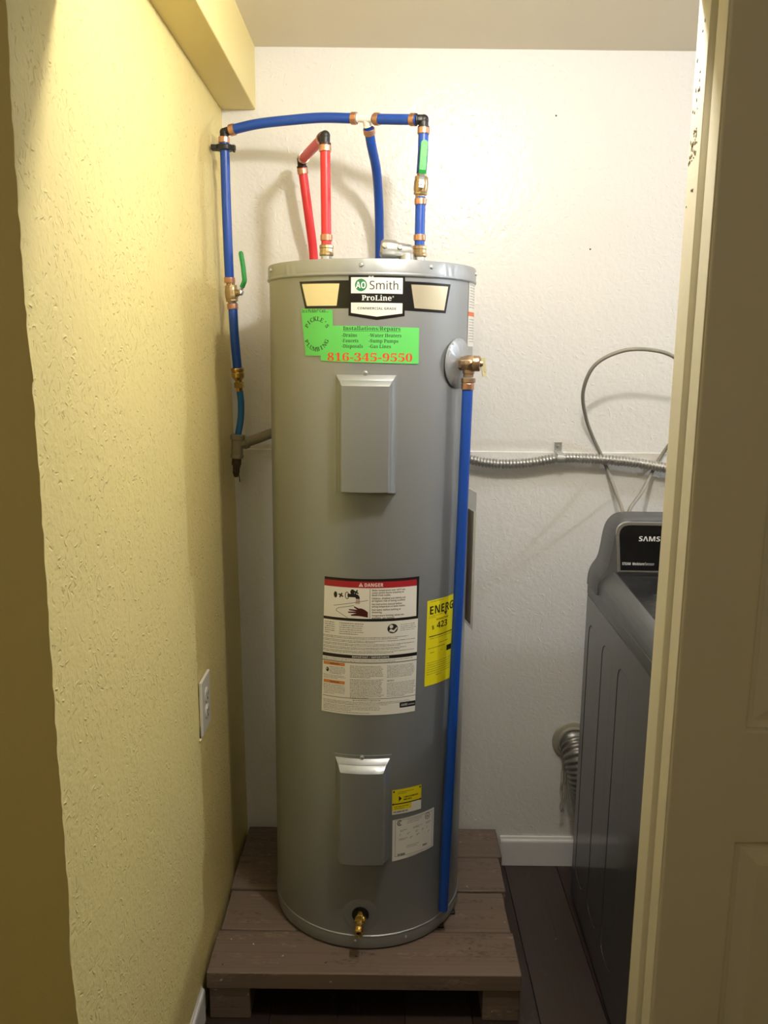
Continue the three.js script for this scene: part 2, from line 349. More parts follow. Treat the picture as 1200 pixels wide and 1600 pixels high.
// ------------------------------------------------------------------ water heater
const HX = -0.032, HZ = -1.97, HR = 0.2286, HB = 0.12;   // axis, radius, base height
const heater = thing('water_heater', 'tall grey electric tank water heater standing on the brown pallet', 'water heater', [HX, HB, HZ]);
const cy = (deg, h, r = HR) => { const a = THREE.MathUtils.degToRad(deg); return V(Math.sin(a) * r, h - HB, Math.cos(a) * r); };
const outDir = (deg) => { const a = THREE.MathUtils.degToRad(deg); return V(Math.sin(a), 0, Math.cos(a)); };
{
  const H = 1.657 - HB, s = HR;
  part('tank_jacket', lathe([[s - 0.012, 0.006], [s, 0.0065], [s, 0.033], [s + 0.0022, 0.034], [s + 0.0022, 0.0362], [s, 0.0375], [s, H - 0.031]], V(0, 0, 0), null, 160, 0.9), M.tank, heater);
  part('base_ring', lathe([[0, 0.004], [s - 0.004, 0.004], [s + 0.0012, 0.005], [s + 0.0018, 0.008], [s + 0.0018, 0.030], [s + 0.0006, 0.0325], [s - 0.003, 0.033]], V(0, 0, 0), null, 160, 0.9), M.tank, heater);
  for (const a of [51, 66, 150, 210, 300]) part('foot', place(new RoundedBoxGeometry(0.018, 0.006, 0.016, 2, 0.002), cy(a, HB + 0.003, s - (a === 51 || a === 66 ? 0.001 : 0.02)).multiply(V(1, 1, 1))), M.black, heater);
  part('top_cap', lathe([[s + 0.0005, H - 0.0335], [s + 0.003, H - 0.033], [s + 0.0042, H - 0.031], [s + 0.0042, H - 0.0285], [s + 0.0028, H - 0.027], [s + 0.0028, H - 0.004], [s + 0.0015, H - 0.001], [s - 0.003, H], [s - 0.01, H - 0.002], [0.06, H + 0.001], [0, H + 0.001]], V(0, 0, 0), null, 160, 0.9), M.tankCap, heater);
  const screw = [[0, 0.0034], [0.0022, 0.0033], [0.0036, 0.0022], [0.0042, 0.0004], [0.0056, 0.0002], [0.0056, -0.001]];
  for (const [a, h, r] of [[-4.5, 1.6435, s + 0.0026], [32, 1.644, s + 0.0026], [-68, 1.644, s + 0.0026], [78, 1.644, s + 0.0026], [-2, 1.4332, s + 0.0016], [-2.6, 0.598, s + 0.0016], [24, 0.142, s], [-6, 0.143, s]])
    part('screw', lathe(screw, cy(a, h, r), outDir(a), 14), M.nipple, heater);
}
// pressed access covers
function cover(p0, p1, y0, y1, rings) {
  const a0 = THREE.MathUtils.degToRad(p0) * HR, a1 = THREE.MathUtils.degToRad(p1) * HR, N = 12, pos = [], rect = [];
  const pt = (s, h, r) => { const a = s / HR; return [Math.sin(a) * (HR + r), h - HB, Math.cos(a) * (HR + r)]; };
  for (const [l, rt, tp, bt, rise] of rings) {
    const r = []; const xa = a0 + l, xb = a1 - rt, ya = y0 + bt, yb = y1 - tp;
    for (let i = 0; i <= N; i++) r.push(pt(xa + (xb - xa) * i / N, ya, rise));
    for (let i = 1; i <= N; i++) r.push(pt(xb, ya + (yb - ya) * i / N, rise));
    for (let i = 1; i <= N; i++) r.push(pt(xb + (xa - xb) * i / N, yb, rise));
    for (let i = 1; i < N; i++) r.push(pt(xa, yb + (ya - yb) * i / N, rise));
    rect.push(r);
  }
  const tri = (a, b, c) => pos.push(...a, ...b, ...c);
  for (let k = 0; k + 1 < rect.length; k++) { const A = rect[k], B = rect[k + 1], n = A.length; for (let i = 0; i < n; i++) { const j = (i + 1) % n; tri(A[i], A[j], B[j]); tri(A[i], B[j], B[i]); } }
  const T = rect[rect.length - 1]; for (let i = 0; i < N; i++) { const b0 = T[i], b1 = T[i + 1], t0 = T[3 * N - i], t1 = T[3 * N - i - 1]; tri(b0, b1, t1); tri(b0, t1, t0); }
  const g = new THREE.BufferGeometry(); g.setAttribute('position', new THREE.Float32BufferAttribute(pos, 3)); return metreUV(toCreasedNormals(g, 0.45));
}
const RINGS = [[0, 0, 0, 0, -0.0005], [0, 0, 0, 0, 0.0014], [0.0035, 0.0035, 0.0075, 0.0015, 0.0016], [0.0125, 0.0125, 0.0165, 0.003, 0.0130], [0.0140, 0.0140, 0.0180, 0.0035, 0.0138], [0.0220, 0.0215, 0.0275, 0.0060, 0.0290], [0.0236, 0.0230, 0.0290, 0.0075, 0.0300]];
part('access_cover', cover(-18.2, 14.6, 1.186, 1.437, RINGS), M.tankCap, heater, 'upper access cover');
part('access_cover', cover(-18.6, 13.6, 0.347, 0.602, RINGS), M.tankCap, heater, 'lower access cover');

// printed stickers wrapped on the jacket: columns of [angle, top, bottom, (angle at the bottom)]
function sticker(cols, lift, box4) {
  const [A0, A1, H0, H1] = box4, pos = [], uv = [], rows = 6;
  for (let c = 0; c + 1 < cols.length; c++) {
    const [pa, ta, ba, qa = pa] = cols[c], [pb, tb, bb, qb = pb] = cols[c + 1]; if (Math.abs(pa - pb) < 1e-6 && Math.abs(qa - qb) < 1e-6) continue;
    const n = Math.max(1, Math.ceil(Math.abs(pb - pa) / 1.5));
    for (let i = 0; i < n; i++) for (let j = 0; j < rows; j++) {
      const f = (u, v) => { const tp = pa + (pb - pa) * u, bp = qa + (qb - qa) * u, t = ta + (tb - ta) * u, b = ba + (bb - ba) * u, ang = tp + (bp - tp) * v, h = t + (b - t) * v; return { p: cy(ang, h, HR + lift), u: (ang - A0) / (A1 - A0), v: (h - H0) / (H1 - H0) }; };
      const q = [f(i / n, j / rows), f((i + 1) / n, j / rows), f((i + 1) / n, (j + 1) / rows), f(i / n, (j + 1) / rows)];
      for (const k of [0, 3, 2, 0, 2, 1]) { pos.push(q[k].p.x, q[k].p.y, q[k].p.z); uv.push(q[k].u, q[k].v); }
    }
  }
  const g = new THREE.BufferGeometry(); g.setAttribute('position', new THREE.Float32BufferAttribute(pos, 3)); g.setAttribute('uv', new THREE.Float32BufferAttribute(uv, 2));
  const m = mergeVertices(g, 1e-6); m.computeVertexNormals(); return m;
}
const paper = (map, o = {}) => phy({ map, roughness: 0.45, ...o });
const font = (x, s, w = 'bold', f = 'sans-serif') => { x.font = `${w} ${s}px ${f}`; };
function scribble(x, x0, y0, w, rowsN, dy, size, color = '#333') { // print too small to read: broken strokes
  x.strokeStyle = color; x.lineWidth = size;
  for (let r = 0; r < rowsN; r++) { let px = x0; const end = x0 + w * (r === rowsN - 1 ? rr(0.4, 0.9) : rr(0.9, 1)); const y = y0 + r * dy; while (px < end) { const L = Math.min(rr(5, 22), end - px); x.globalAlpha = rr(0.45, 0.95); x.beginPath(); x.moveTo(px, y); x.lineTo(px + L, y); x.stroke(); px += L + rr(3, 6); } }
  x.globalAlpha = 1;
}
function textFit(x, s, px, py, w) { const m = x.measureText(s).width || 1; x.save(); x.translate(px, py); x.scale(w / m, 1); x.fillText(s, 0, 0); x.restore(); }
function textArc(x, s, cx, cyy, r, a0, a1, flip) { for (let i = 0; i < s.length; i++) { const a = a0 + (a1 - a0) * (i / (s.length - 1)); x.save(); x.translate(cx + Math.cos(a) * r, cyy + Math.sin(a) * r); x.rotate(a + (flip ? -Math.PI / 2 : Math.PI / 2)); x.textAlign = 'center'; x.fillText(s[i], 0, 0); x.restore(); } x.textAlign = 'left'; }

{ // maker's badge with a shield in its middle
  const B = [-39.4, 45.9, 1.537, 1.627], Wd = 1792, Hd = 474, X = (a) => (a - B[0]) / (B[1] - B[0]) * Wd, Y = (h) => (B[3] - h) / (B[3] - B[2]) * Hd;
  const map = canvas(Wd, Hd, (x) => {
    x.fillStyle = '#0d0d0d'; x.fillRect(0, 0, Wd, Hd);
    const poly = (pts, c) => { x.fillStyle = c; x.beginPath(); pts.forEach(([a, h], i) => (i ? x.lineTo(X(a), Y(h)) : x.moveTo(X(a), Y(h)))); x.closePath(); x.fill(); };
    poly([[-9.6, 1.6205], [16.4, 1.6205], [16.4, 1.5895], [-9.6, 1.5895]], '#f1f0ec');
    poly([[-9.6, 1.5715], [16.4, 1.5715], [16.4, 1.5515], [3.4, 1.5445], [-9.6, 1.5515]], '#eeede9');
    x.fillStyle = '#2f7a4d'; x.beginPath(); x.arc(X(-4.6), Y(1.6055), 63, 0, Math.PI * 2); x.fill();
    x.fillStyle = '#ffffff'; font(x, 92, 'bold'); textFit(x, 'AO', X(-4.6) - 54, Y(1.6055) + 33, 108);
    x.fillStyle = '#1c1c1e'; font(x, 118, 'normal'); textFit(x, 'Smith', X(-0.6), Y(1.6055) + 42, 318); x.fillRect(X(-0.6) + 325, Y(1.6055) + 36, 8, 8);
    x.fillStyle = '#f4f4f2'; font(x, 74, 'bold', 'serif'); textFit(x, 'ProLine', X(-4.3), Y(1.5805) + 24, 318); font(x, 24); x.fillText('\u00ae', X(-4.3) + 322, Y(1.5805) - 8);
    x.fillStyle = '#1c1c1c'; font(x, 34, 'bold'); textFit(x, 'COMMERCIAL GRADE', X(-6.4), Y(1.5605) + 11, 412);
    x.fillStyle = '#f3f3f3'; x.fillRect(X(-0.9), 4, 24, 46); x.fillRect(X(0.6), 8, 22, 50);
  });
  const bd = part('badge', sticker([[-39.4, 1.6145, 1.5605, -35.6], [-10.8, 1.6145, 1.5605, -10.8], [-10.8, 1.6255, 1.5465], [3.4, 1.6255, 1.538], [17.6, 1.6255, 1.5465], [17.6, 1.6145, 1.5575, 17.6], [45.9, 1.6135, 1.555, 42.5]], 0.0006, B), paper(map, { roughness: 0.3 }), heater, 'maker badge with AO Smith ProLine on a white and black shield');
  const foilM = phy({ color: '#f1ead0', metalness: 0.7, roughness: 0.24 });
  part('foil_panel', sticker([[-37.6, 1.6095, 1.5655, -34.2], [-15.5, 1.6085, 1.5655, -17]], 0.0011, B), foilM, bd);
  part('foil_panel', sticker([[20.8, 1.6085, 1.5625, 22.8], [43.8, 1.6085, 1.5605, 41.2]], 0.0011, B), foilM, bd);
}
{ // green plumber's sticker
  const B = [-38.2, 25.8, 1.451, 1.561], Wd = 1536, Hd = 652, X = (a) => (a - B[0]) / (B[1] - B[0]) * Wd, Y = (h) => (B[3] - h) / (B[3] - B[2]) * Hd;
  const map = canvas(Wd, Hd, (x) => {
    x.fillStyle = '#60c863'; x.fillRect(0, 0, Wd, Hd);
    x.fillStyle = '#14261a'; font(x, 54, 'bold', 'serif'); textFit(x, 'In a Pickle? Call...', X(-37.6), Y(1.5525), 392);
    font(x, 70, 'bold', 'serif'); textArc(x, "PICKLE'S", X(-28.3), Y(1.512), 142, -2.62, -0.5); textArc(x, 'PLUMBING', X(-28.5), Y(1.506), 182, 2.72, 0.42, true);
    font(x, 62, 'bold', 'serif'); textFit(x, 'Installations/Repairs', X(-13.6), Y(1.5175), 700); x.fillRect(X(-13.6), Y(1.5175) + 9, 700, 4);
    font(x, 56, 'bold', 'serif'); const lines = [['-Drains', '-Water Heaters'], ['-Faucets', '-Sump Pumps'], ['-Disposals', '-Gas Lines']];
    lines.forEach(([a, b], i) => { textFit(x, a, X(-14.3), Y(1.5045 - i * 0.0108), [190, 208, 262][i]); textFit(x, b, X(-0.6), Y(1.5045 - i * 0.0108), [400, 362, 272][i]); });
    x.fillStyle = '#dd3a22'; font(x, 134, 'bold', 'serif'); textFit(x, '816-345-9550', X(-22.2), Y(1.4565), 1065);
  });
  part('sticker', sticker([[-38.1, 1.5605, 1.4665, -35.4], [-25.8, 1.559, 1.4665], [-25.8, 1.559, 1.4565], [-19.2, 1.557, 1.4555], [-19, 1.5265, 1.4555], [25.6, 1.524, 1.452]], 0.0014, B), paper(map, { roughness: 0.5 }), heater, 'green plumber sticker with red phone number');
}
{ // tall white warning label
  const B = [-26.2, 28.5, 0.697, 1.004], Wd = 1024, Hd = 1440, Y = (h) => (1.004 - h) / 0.307 * Hd;
  const map = canvas(Wd, Hd, (x) => {
    x.fillStyle = '#ebe9e3'; x.fillRect(0, 0, Wd, Hd);
    x.fillStyle = '#16110f'; x.fillRect(0, 0, Wd, 440); x.fillStyle = '#efece6'; x.fillRect(28, 36, Wd - 56, 378);
    x.fillStyle = '#a5222d'; x.fillRect(28, 30, Wd - 56, 66); x.fillStyle = '#f2ece6'; font(x, 50); textFit(x, 'DANGER', 452, 82, 190); x.beginPath(); x.moveTo(396, 82); x.lineTo(442, 82); x.lineTo(419, 42); x.fill(); x.fillStyle = '#a5222d'; x.fillRect(416, 56, 6, 16); x.fillRect(416, 75, 6, 5);
    x.strokeStyle = '#222'; x.lineWidth = 4; x.beginPath(); x.moveTo(510, 100); x.lineTo(510, 410); x.stroke();
    // tap, hot stream, basin edge and open hand
    x.fillStyle = '#1b1614'; x.strokeStyle = '#1b1614'; const el = (a, b, c, d) => { x.beginPath(); x.ellipse(a, b, c, d, 0, 0, Math.PI * 2); x.fill(); };
    el(160, 178, 18, 32); x.lineWidth = 14; for (const cx of [216, 372]) { const cyy = cx < 300 ? 180 : 142; for (let k = 0; k < 4; k++) { const a = k * Math.PI / 2 + 0.5; x.beginPath(); x.moveTo(cx, cyy); x.lineTo(cx + Math.cos(a) * 26, cyy + Math.sin(a) * 26); x.stroke(); } }
    x.lineWidth = 7; x.beginPath(); x.ellipse(280, 178, 18, 34, 0, 0, 7); x.stroke(); el(335, 140, 22, 26); x.fillRect(285, 160, 90, 34); x.beginPath(); x.moveTo(360, 160); x.quadraticCurveTo(408, 160, 408, 210); x.lineTo(372, 210); x.lineTo(360, 190); x.fill();
    x.strokeStyle = '#9d4a45'; x.lineWidth = 4; for (let k = 0; k < 5; k++) { x.beginPath(); x.moveTo(374 + k * 8, 212); x.lineTo(370 + k * 9, 262); x.stroke(); }
    x.strokeStyle = '#3a3431'; x.lineWidth = 4; x.beginPath(); x.moveTo(140, 292); x.lineTo(490, 222); x.moveTo(170, 350); x.quadraticCurveTo(160, 318, 210, 308); x.lineTo(350, 280); x.moveTo(170, 345); x.lineTo(285, 410); x.stroke();
    x.fillStyle = '#4a1512'; x.beginPath(); x.moveTo(490, 345); x.quadraticCurveTo(440, 300, 400, 308); x.lineTo(352, 286); x.lineTo(350, 298); x.lineTo(385, 322); x.lineTo(300, 318); x.lineTo(300, 330); x.lineTo(378, 340); x.lineTo(290, 345); x.lineTo(292, 358); x.lineTo(378, 358); x.lineTo(318, 376); x.lineTo(322, 387); x.quadraticCurveTo(400, 385, 440, 392); x.lineTo(490, 400); x.fill();
    x.fillStyle = '#26211f'; font(x, 25, 'bold'); ['Water temperature over 125\u00b0F can', 'cause severe burns instantly or', 'death from scalds.', '', 'Children, disabled and elderly are', 'at highest risk of being scalded.', '', 'See instruction manual before', 'setting temperature at water heater.', '', 'Feel water before bathing or', 'showering.', '', 'Temperature limiting valves are', 'available, see manual.'].reduce((y, s) => { if (s) { const w = Math.min(345, s.length * 10.6); textFit(x, s, 528, y, w); } return y + (s ? 25 : 9); }, 128);
    // second panel
    x.fillStyle = '#16110f'; x.fillRect(0, 436, Wd, 6); x.strokeStyle = '#16110f'; x.lineWidth = 5; x.strokeRect(3, 440, Wd - 6, 440);
    scribble(x, 40, 470, 120, 6, 22, 7); scribble(x, 200, 470, 250, 6, 22, 7); scribble(x, 822, 486, 176, 4, 20, 6, '#555');
    x.fillStyle = '#17120f'; el(742, 522, 54, 50); x.fillStyle = '#e6e2da'; el(728, 500, 19, 19); x.beginPath(); x.moveTo(704, 550); x.lineTo(720, 524); x.lineTo(752, 540); x.lineTo(784, 508); x.lineTo(792, 520); x.lineTo(756, 562); x.lineTo(720, 552); x.fill();
    for (let k = 0; k < 5; k++) scribble(x, 24, 612 + k * 37, 960, 2, 15, 6, '#3c3835');
    x.fillStyle = '#17120f'; x.fillRect(0, 800, Wd, 36); x.fillStyle = '#e8e4dc'; font(x, 27); textFit(x, 'IMPORTANT / IMPORTANTE', 330, 828, 380);
    scribble(x, 24, 852, 970, 2, 16, 5);
    x.strokeStyle = '#16110f'; x.beginPath(); x.moveTo(0, 882); x.lineTo(Wd, 882); x.stroke();
    for (const y of [892, 1088]) { x.fillStyle = '#d98743'; x.fillRect(26, y, 232, 34); x.fillStyle = '#3a1d0d'; font(x, 24); textFit(x, '\u25b2 WARNING', 82, y + 26, 120); }
    scribble(x, 92, 944, 180, 6, 14, 5, '#4a4440'); x.fillStyle = '#2a211d'; el(70, 978, 16, 24); x.fillStyle = '#dedbd2'; el(64, 972, 5, 8); scribble(x, 26, 1036, 240, 3, 15, 5, '#4a4440'); scribble(x, 26, 1138, 250, 7, 16, 5, '#4a4440');
    scribble(x, 312, 916, 345, 9, 15, 6, '#3c3835'); scribble(x, 312, 1062, 345, 14, 15, 6, '#3c3835'); scribble(x, 690, 916, 300, 9, 15, 5, '#3c3835'); x.fillStyle = '#2a2522'; font(x, 20); x.fillText('NOTICE', 690, 1082); scribble(x, 690, 1100, 310, 10, 16, 5, '#3c3835');
    x.fillStyle = '#16110f'; x.fillRect(18, 1262, Wd - 40, 5); scribble(x, 340, 1284, 340, 1, 14, 7); scribble(x, 24, 1304, 940, 3, 14, 5, '#44403c'); scribble(x, 24, 1352, 620, 4, 16, 5, '#44403c'); scribble(x, 24, 1420, 980, 1, 14, 5, '#44403c');
    x.fillStyle = '#141414'; x.beginPath(); x.roundRect(826, 1322, 178, 58, 8); x.fill(); x.fillStyle = '#d8d8d4'; font(x, 34); textFit(x, 'AHRI', 842, 1363, 70); font(x, 16); textFit(x, 'CERTIFIED', 918, 1360, 74);
  });
  part('warning_label', sticker([[-24.0, 1.0035, 0.697, -26.2], [28.5, 1.0035, 0.697, 27.2]], 0.0007, B), paper(map), heater, 'tall white danger and instruction label');
}
{ // yellow energy label
  const B = [33.1, 82, 0.746, 0.946], Wd = 960, Hd = 984;
  const map = canvas(Wd, Hd, (x) => {
    x.fillStyle = '#f0e21c'; x.fillRect(0, 0, Wd, Hd); x.fillStyle = '#15130a';
    scribble(x, 60, 24, 300, 1, 10, 7); font(x, 128, 'bold'); textFit(x, 'ENERGYGUIDE', 44, 166, 870); scribble(x, 44, 186, 220, 2, 18, 5);
    x.beginPath(); x.moveTo(270, 170); x.lineTo(330, 170); x.lineTo(300, 214); x.fill();
    font(x, 30); textFit(x, 'Estimated Yearly', 150, 246, 200); font(x, 96); textFit(x, '423', 160, 336, 175); font(x, 62); x.fillText('$', 86, 340);
    x.fillRect(50, 410, 540, 10); scribble(x, 60, 440, 500, 1, 20, 6); scribble(x, 200, 506, 330, 1, 20, 8); scribble(x, 40, 548, 540, 1, 20, 7); x.fillRect(330, 570, 140, 62); scribble(x, 70, 600, 80, 1, 20, 7); scribble(x, 230, 596, 30, 1, 20, 7);
    scribble(x, 30, 712, 580, 6, 26, 5); scribble(x, 160, 868, 140, 1, 20, 8);
  });
  part('energy_label', sticker([[34.1, 0.9445, 0.7485, 33.1], [60.5, 0.9445, 0.7485, 60]], 0.0007, B), paper(map), heater, 'yellow energy label behind the blue drain tube');
}
{ // two small labels by the lower cover
  const mapY = canvas(512, 340, (x, w, h) => {
    x.fillStyle = '#e8d820'; x.fillRect(0, 0, w, h); x.fillStyle = '#e9e8e2'; x.fillRect(330, 205, 182, 135); x.fillRect(0, 285, w, 55); x.fillStyle = '#17150c'; x.fillRect(0, 192, w, 14);
    scribble(x, 90, 40, 300, 2, 22, 8); x.beginPath(); x.moveTo(110, 92); x.lineTo(160, 130); x.lineTo(110, 168); x.fill(); font(x, 40); scribble(x, 190, 118, 280, 2, 34, 20, '#17150c'); scribble(x, 40, 238, 260, 2, 24, 9); scribble(x, 24, 308, 280, 1, 20, 22, '#555');
    for (const [a, b] of [[28, 28], [484, 28], [20, 200], [490, 200]]) { x.beginPath(); x.arc(a, b, 13, 0, 7); x.fill(); }
  });
  part('hazard_label', sticker([[14.4, 0.516, 0.456], [32.5, 0.516, 0.456]], 0.0007, [14.4, 32.5, 0.456, 0.516]), paper(mapY), heater, 'small yellow and white label right of the lower cover');
  const mapW = canvas(768, 680, (x, w, h) => {
    x.fillStyle = '#ecebe8'; x.fillRect(0, 0, w, h); x.strokeStyle = '#33343a'; x.lineWidth = 4; x.strokeRect(46, 40, w - 80, h - 110);
    x.lineWidth = 11; x.strokeStyle = '#1d1d20'; x.beginPath(); x.arc(118, 86, 38, 0.7, 5.6); x.stroke(); x.beginPath(); x.arc(118, 86, 16, 0.7, 5.6); x.stroke(); x.lineWidth = 7; x.beginPath(); x.arc(628, 92, 46, 0, 7); x.stroke(); x.fillStyle = '#1d1d20'; font(x, 50); x.fillText('UL', 596, 110);
    scribble(x, 250, 62, 290, 3, 24, 7, '#555'); for (const [a, b, l] of [[130, 205, 120], [350, 196, 190], [600, 190, 100], [120, 268, 30], [250, 266, 60], [400, 262, 50], [520, 270, 40], [620, 262, 20], [110, 340, 160], [300, 338, 50], [420, 322, 60], [640, 340, 40]]) scribble(x, a, b, l, 2, 18, 7, '#4a4a4e');
    scribble(x, 240, 470, 240, 2, 24, 7, '#555'); scribble(x, 90, 590, 160, 1, 20, 34, '#2a2a2c'); scribble(x, 540, 540, 120, 1, 20, 34, '#2a2a2c'); scribble(x, 260, 640, 420, 1, 20, 8, '#666');
  });
  part('rating_plate', sticker([[14.8, 0.4425, 0.3405], [42.3, 0.4465, 0.3485]], 0.0007, [14.8, 42.3, 0.3405, 0.4465]), paper(mapW), heater, 'white rating label');
  const mapS = canvas(256, 512, (x, w, h) => { x.fillStyle = '#e6e3dc'; x.fillRect(0, 0, w, h); x.fillStyle = '#e2672d'; x.fillRect(0, 236, w, 34); scribble(x, 16, 24, 220, 9, 22, 8, '#777'); scribble(x, 16, 296, 220, 9, 22, 8, '#777'); });
  part('instruction_label', sticker([[65.5, 1.625, 1.489], [92, 1.625, 1.489]], 0.0007, [65.5, 92, 1.489, 1.625]), paper(mapS), heater, 'white label with an orange band on the right side');
}
{ // drain valve near the base
  const a = -3.1, d = outDir(a), c = cy(a, 0.204);
  const dp = [], NR = 5, NA = 48, at = (i, k) => { const r = 0.0445 * i / NR, t = k / NA * Math.PI * 2, lift = i === NR ? -0.0006 : 0.0011; return cy(a + THREE.MathUtils.radToDeg(r * Math.cos(t) / HR), 0.208 + r * Math.sin(t), HR + lift); };
  for (let i = 0; i < NR; i++) for (let k = 0; k < NA; k++) { const q = [at(i, k), at(i + 1, k), at(i + 1, k + 1), at(i, k + 1)]; for (const j of i ? [0, 1, 2, 0, 2, 3] : [0, 1, 2]) dp.push(q[j].x, q[j].y, q[j].z); }
  const dg = new THREE.BufferGeometry(); dg.setAttribute('position', new THREE.Float32BufferAttribute(dp, 3));
  const plate = part('drain_plate', metreUV(toCreasedNormals(dg, 0.12)), M.tank, heater, 'round plate behind the drain valve');
  part('recess', lathe([[0.0, 0.0025], [0.0175, 0.0035], [0.019, 0.0045], [0.0195, 0.002]], cy(a, 0.212), d, 32, 0.9), M.slot, plate);
  const v = new THREE.Group(); v.name = 'drain_valve'; v.userData.label = 'brass drain valve'; heater.add(v);
  const tilt = d.clone().add(V(0, -0.42, 0)).normalize(), p0 = cy(a, 0.212, HR - 0.004);
  part('valve_body', merge([lathe([[0, 0], [0.011, 0], [0.011, 0.012], [0.0095, 0.014], [0.0095, 0.03], [0, 0.03]], p0, tilt, 24), prism(0.0125, 0.010, 6, p0.clone().addScaledVector(tilt, 0.014), tilt), prism(0.0062, 0.016, 8, p0.clone().addScaledVector(tilt, 0.02), V(0.8, 0.6, 0.2))]), M.brassBright, v);
  part('hose_thread', lathe([[0.0055, 0.028], [0.0055, 0.05], [0.0105, 0.05], [0.0112, 0.047], [0.0102, 0.0455], [0.0112, 0.044], [0.0102, 0.0425], [0.0112, 0.041], [0.0102, 0.0395], [0.0112, 0.038], [0.0102, 0.036], [0.0095, 0.03]].reverse(), p0, tilt, 28, 0.7), M.brassBright, v);
  part('drain_bore', lathe([[0, 0.0405], [0.0056, 0.0405]].reverse(), p0, tilt, 20), M.slot, v);
  part('stem_slot', merge([box(-0.0012, 0.0012, -0.006, 0.006, 0, 0.004, 0.0004).translate(p0.x, p0.y - 0.026, p0.z + 0.042)]), M.brassBright, v);
}

// ------------------------------------------------------------------ plumbing
const PR = 0.0111;   // outside radius of the blue and red tubing
function ring(p, dir, parent, r = PR) { return part('crimp_ring', lathe([[r, -0.0065], [r + 0.0016, -0.0065], [r + 0.0022, -0.0055], [r + 0.0022, 0.0055], [r + 0.0016, 0.0065], [r, 0.0065]], p, dir, 28, 0.6), M.copper, parent); }
function elbow(name, p, d1, d2, mat, parent, L = 0.02, r = 0.0098) {
  const g = []; for (const d of [d1, d2]) { g.push(lathe([[r * 0.9, -0.001], [r, 0.004], [r, L - 0.004], [r + 0.0022, L - 0.003], [r + 0.0022, L], [r * 0.7, L]], p, d, 24)); }
  const s = new THREE.SphereGeometry(r * 1.04, 20, 14); s.translate(p.x, p.y, p.z); g.push(s); return part(name, merge(g), mat, parent);
}
const dirOf = (a, b) => b.clone().sub(a).normalize();

// ball valve in the line: body on an axis, stem on one side, flat handle lying along the pipe
function ballValve(label, at, axis, side, kind) {
  const t = thing('ball_valve', label, 'valve'), a = axis.clone().normalize(), w = side.clone().addScaledVector(a, -side.dot(a)).normalize(), x = w.clone().cross(a).normalize();
  part('valve_body', merge([lathe([[0, -0.028], [0.0095, -0.028], [0.0105, -0.026], [0.0105, -0.018], [0.0145, -0.0135], [0.0158, -0.006], [0.0158, 0.006], [0.0145, 0.0135], [0.0105, 0.018], [0.0105, 0.026], [0.0095, 0.028], [0, 0.028]], at, a, 30, 0.5), prism(0.0145, 0.007, 8, at.clone().addScaledVector(a, 0.0125), a), prism(0.0145, 0.007, 8, at.clone().addScaledVector(a, -0.0195), a), lathe([[0, 0.01], [0.0085, 0.01], [0.0085, 0.019], [0.006, 0.020], [0.006, 0.0255], [0, 0.0255]], at, w, 20)]), M.brass, t);
  part('stem_nut', merge([prism(0.0072, 0.0055, 6, at.clone().addScaledVector(w, 0.0242), w), lathe([[0, 0], [0.003, 0], [0.003, 0.009], [0, 0.009]], at.clone().addScaledVector(w, 0.0242), w, 12)]), M.nipple, t);
  // handle, side view: out = distance from the axis, up = along the pipe
  const path = kind.path, th = 0.0018, left = [], right = [];
  for (let i = 0; i < path.length; i++) { const p = path[Math.max(0, i - 1)], q = path[Math.min(path.length - 1, i + 1)], dx = q[0] - p[0], dy = q[1] - p[1], l = Math.hypot(dx, dy); left.push([path[i][0] - dy / l * th, path[i][1] + dx / l * th]); right.push([path[i][0] + dy / l * th, path[i][1] - dx / l * th]); }
  const strip = (i0, i1, wd, grow) => { const s = new THREE.Shape(); const o = []; for (let i = i0; i <= i1; i++) o.push(left[i]); for (let i = i1; i >= i0; i--) o.push(right[i]); o.forEach(([px, py], i) => (i ? s.lineTo(px, py) : s.moveTo(px, py))); const g = flatStrip(s, wd, grow, 4); g.translate(0, 0, -wd / 2); g.applyMatrix4(basis(w, a, w.clone().cross(a), at)); return g; };
  part('handle_tang', strip(0, kind.split, kind.width * 0.8, 0.0004), M.nipple, t);
  const e = path[path.length - 1], end = lathe([[0, -0.0026], [kind.width / 2 + 0.0008, -0.0026], [kind.width / 2 + 0.0014, 0], [kind.width / 2 + 0.0008, 0.0026], [0, 0.0026]], at.clone().addScaledVector(w, e[0]).addScaledVector(a, e[1]), w, 20, 0.9);
  part('handle_grip', merge([strip(kind.split, path.length - 1, kind.width, 0.0012), end]), M.green, t, 'green plastic grip');
  return t;
}
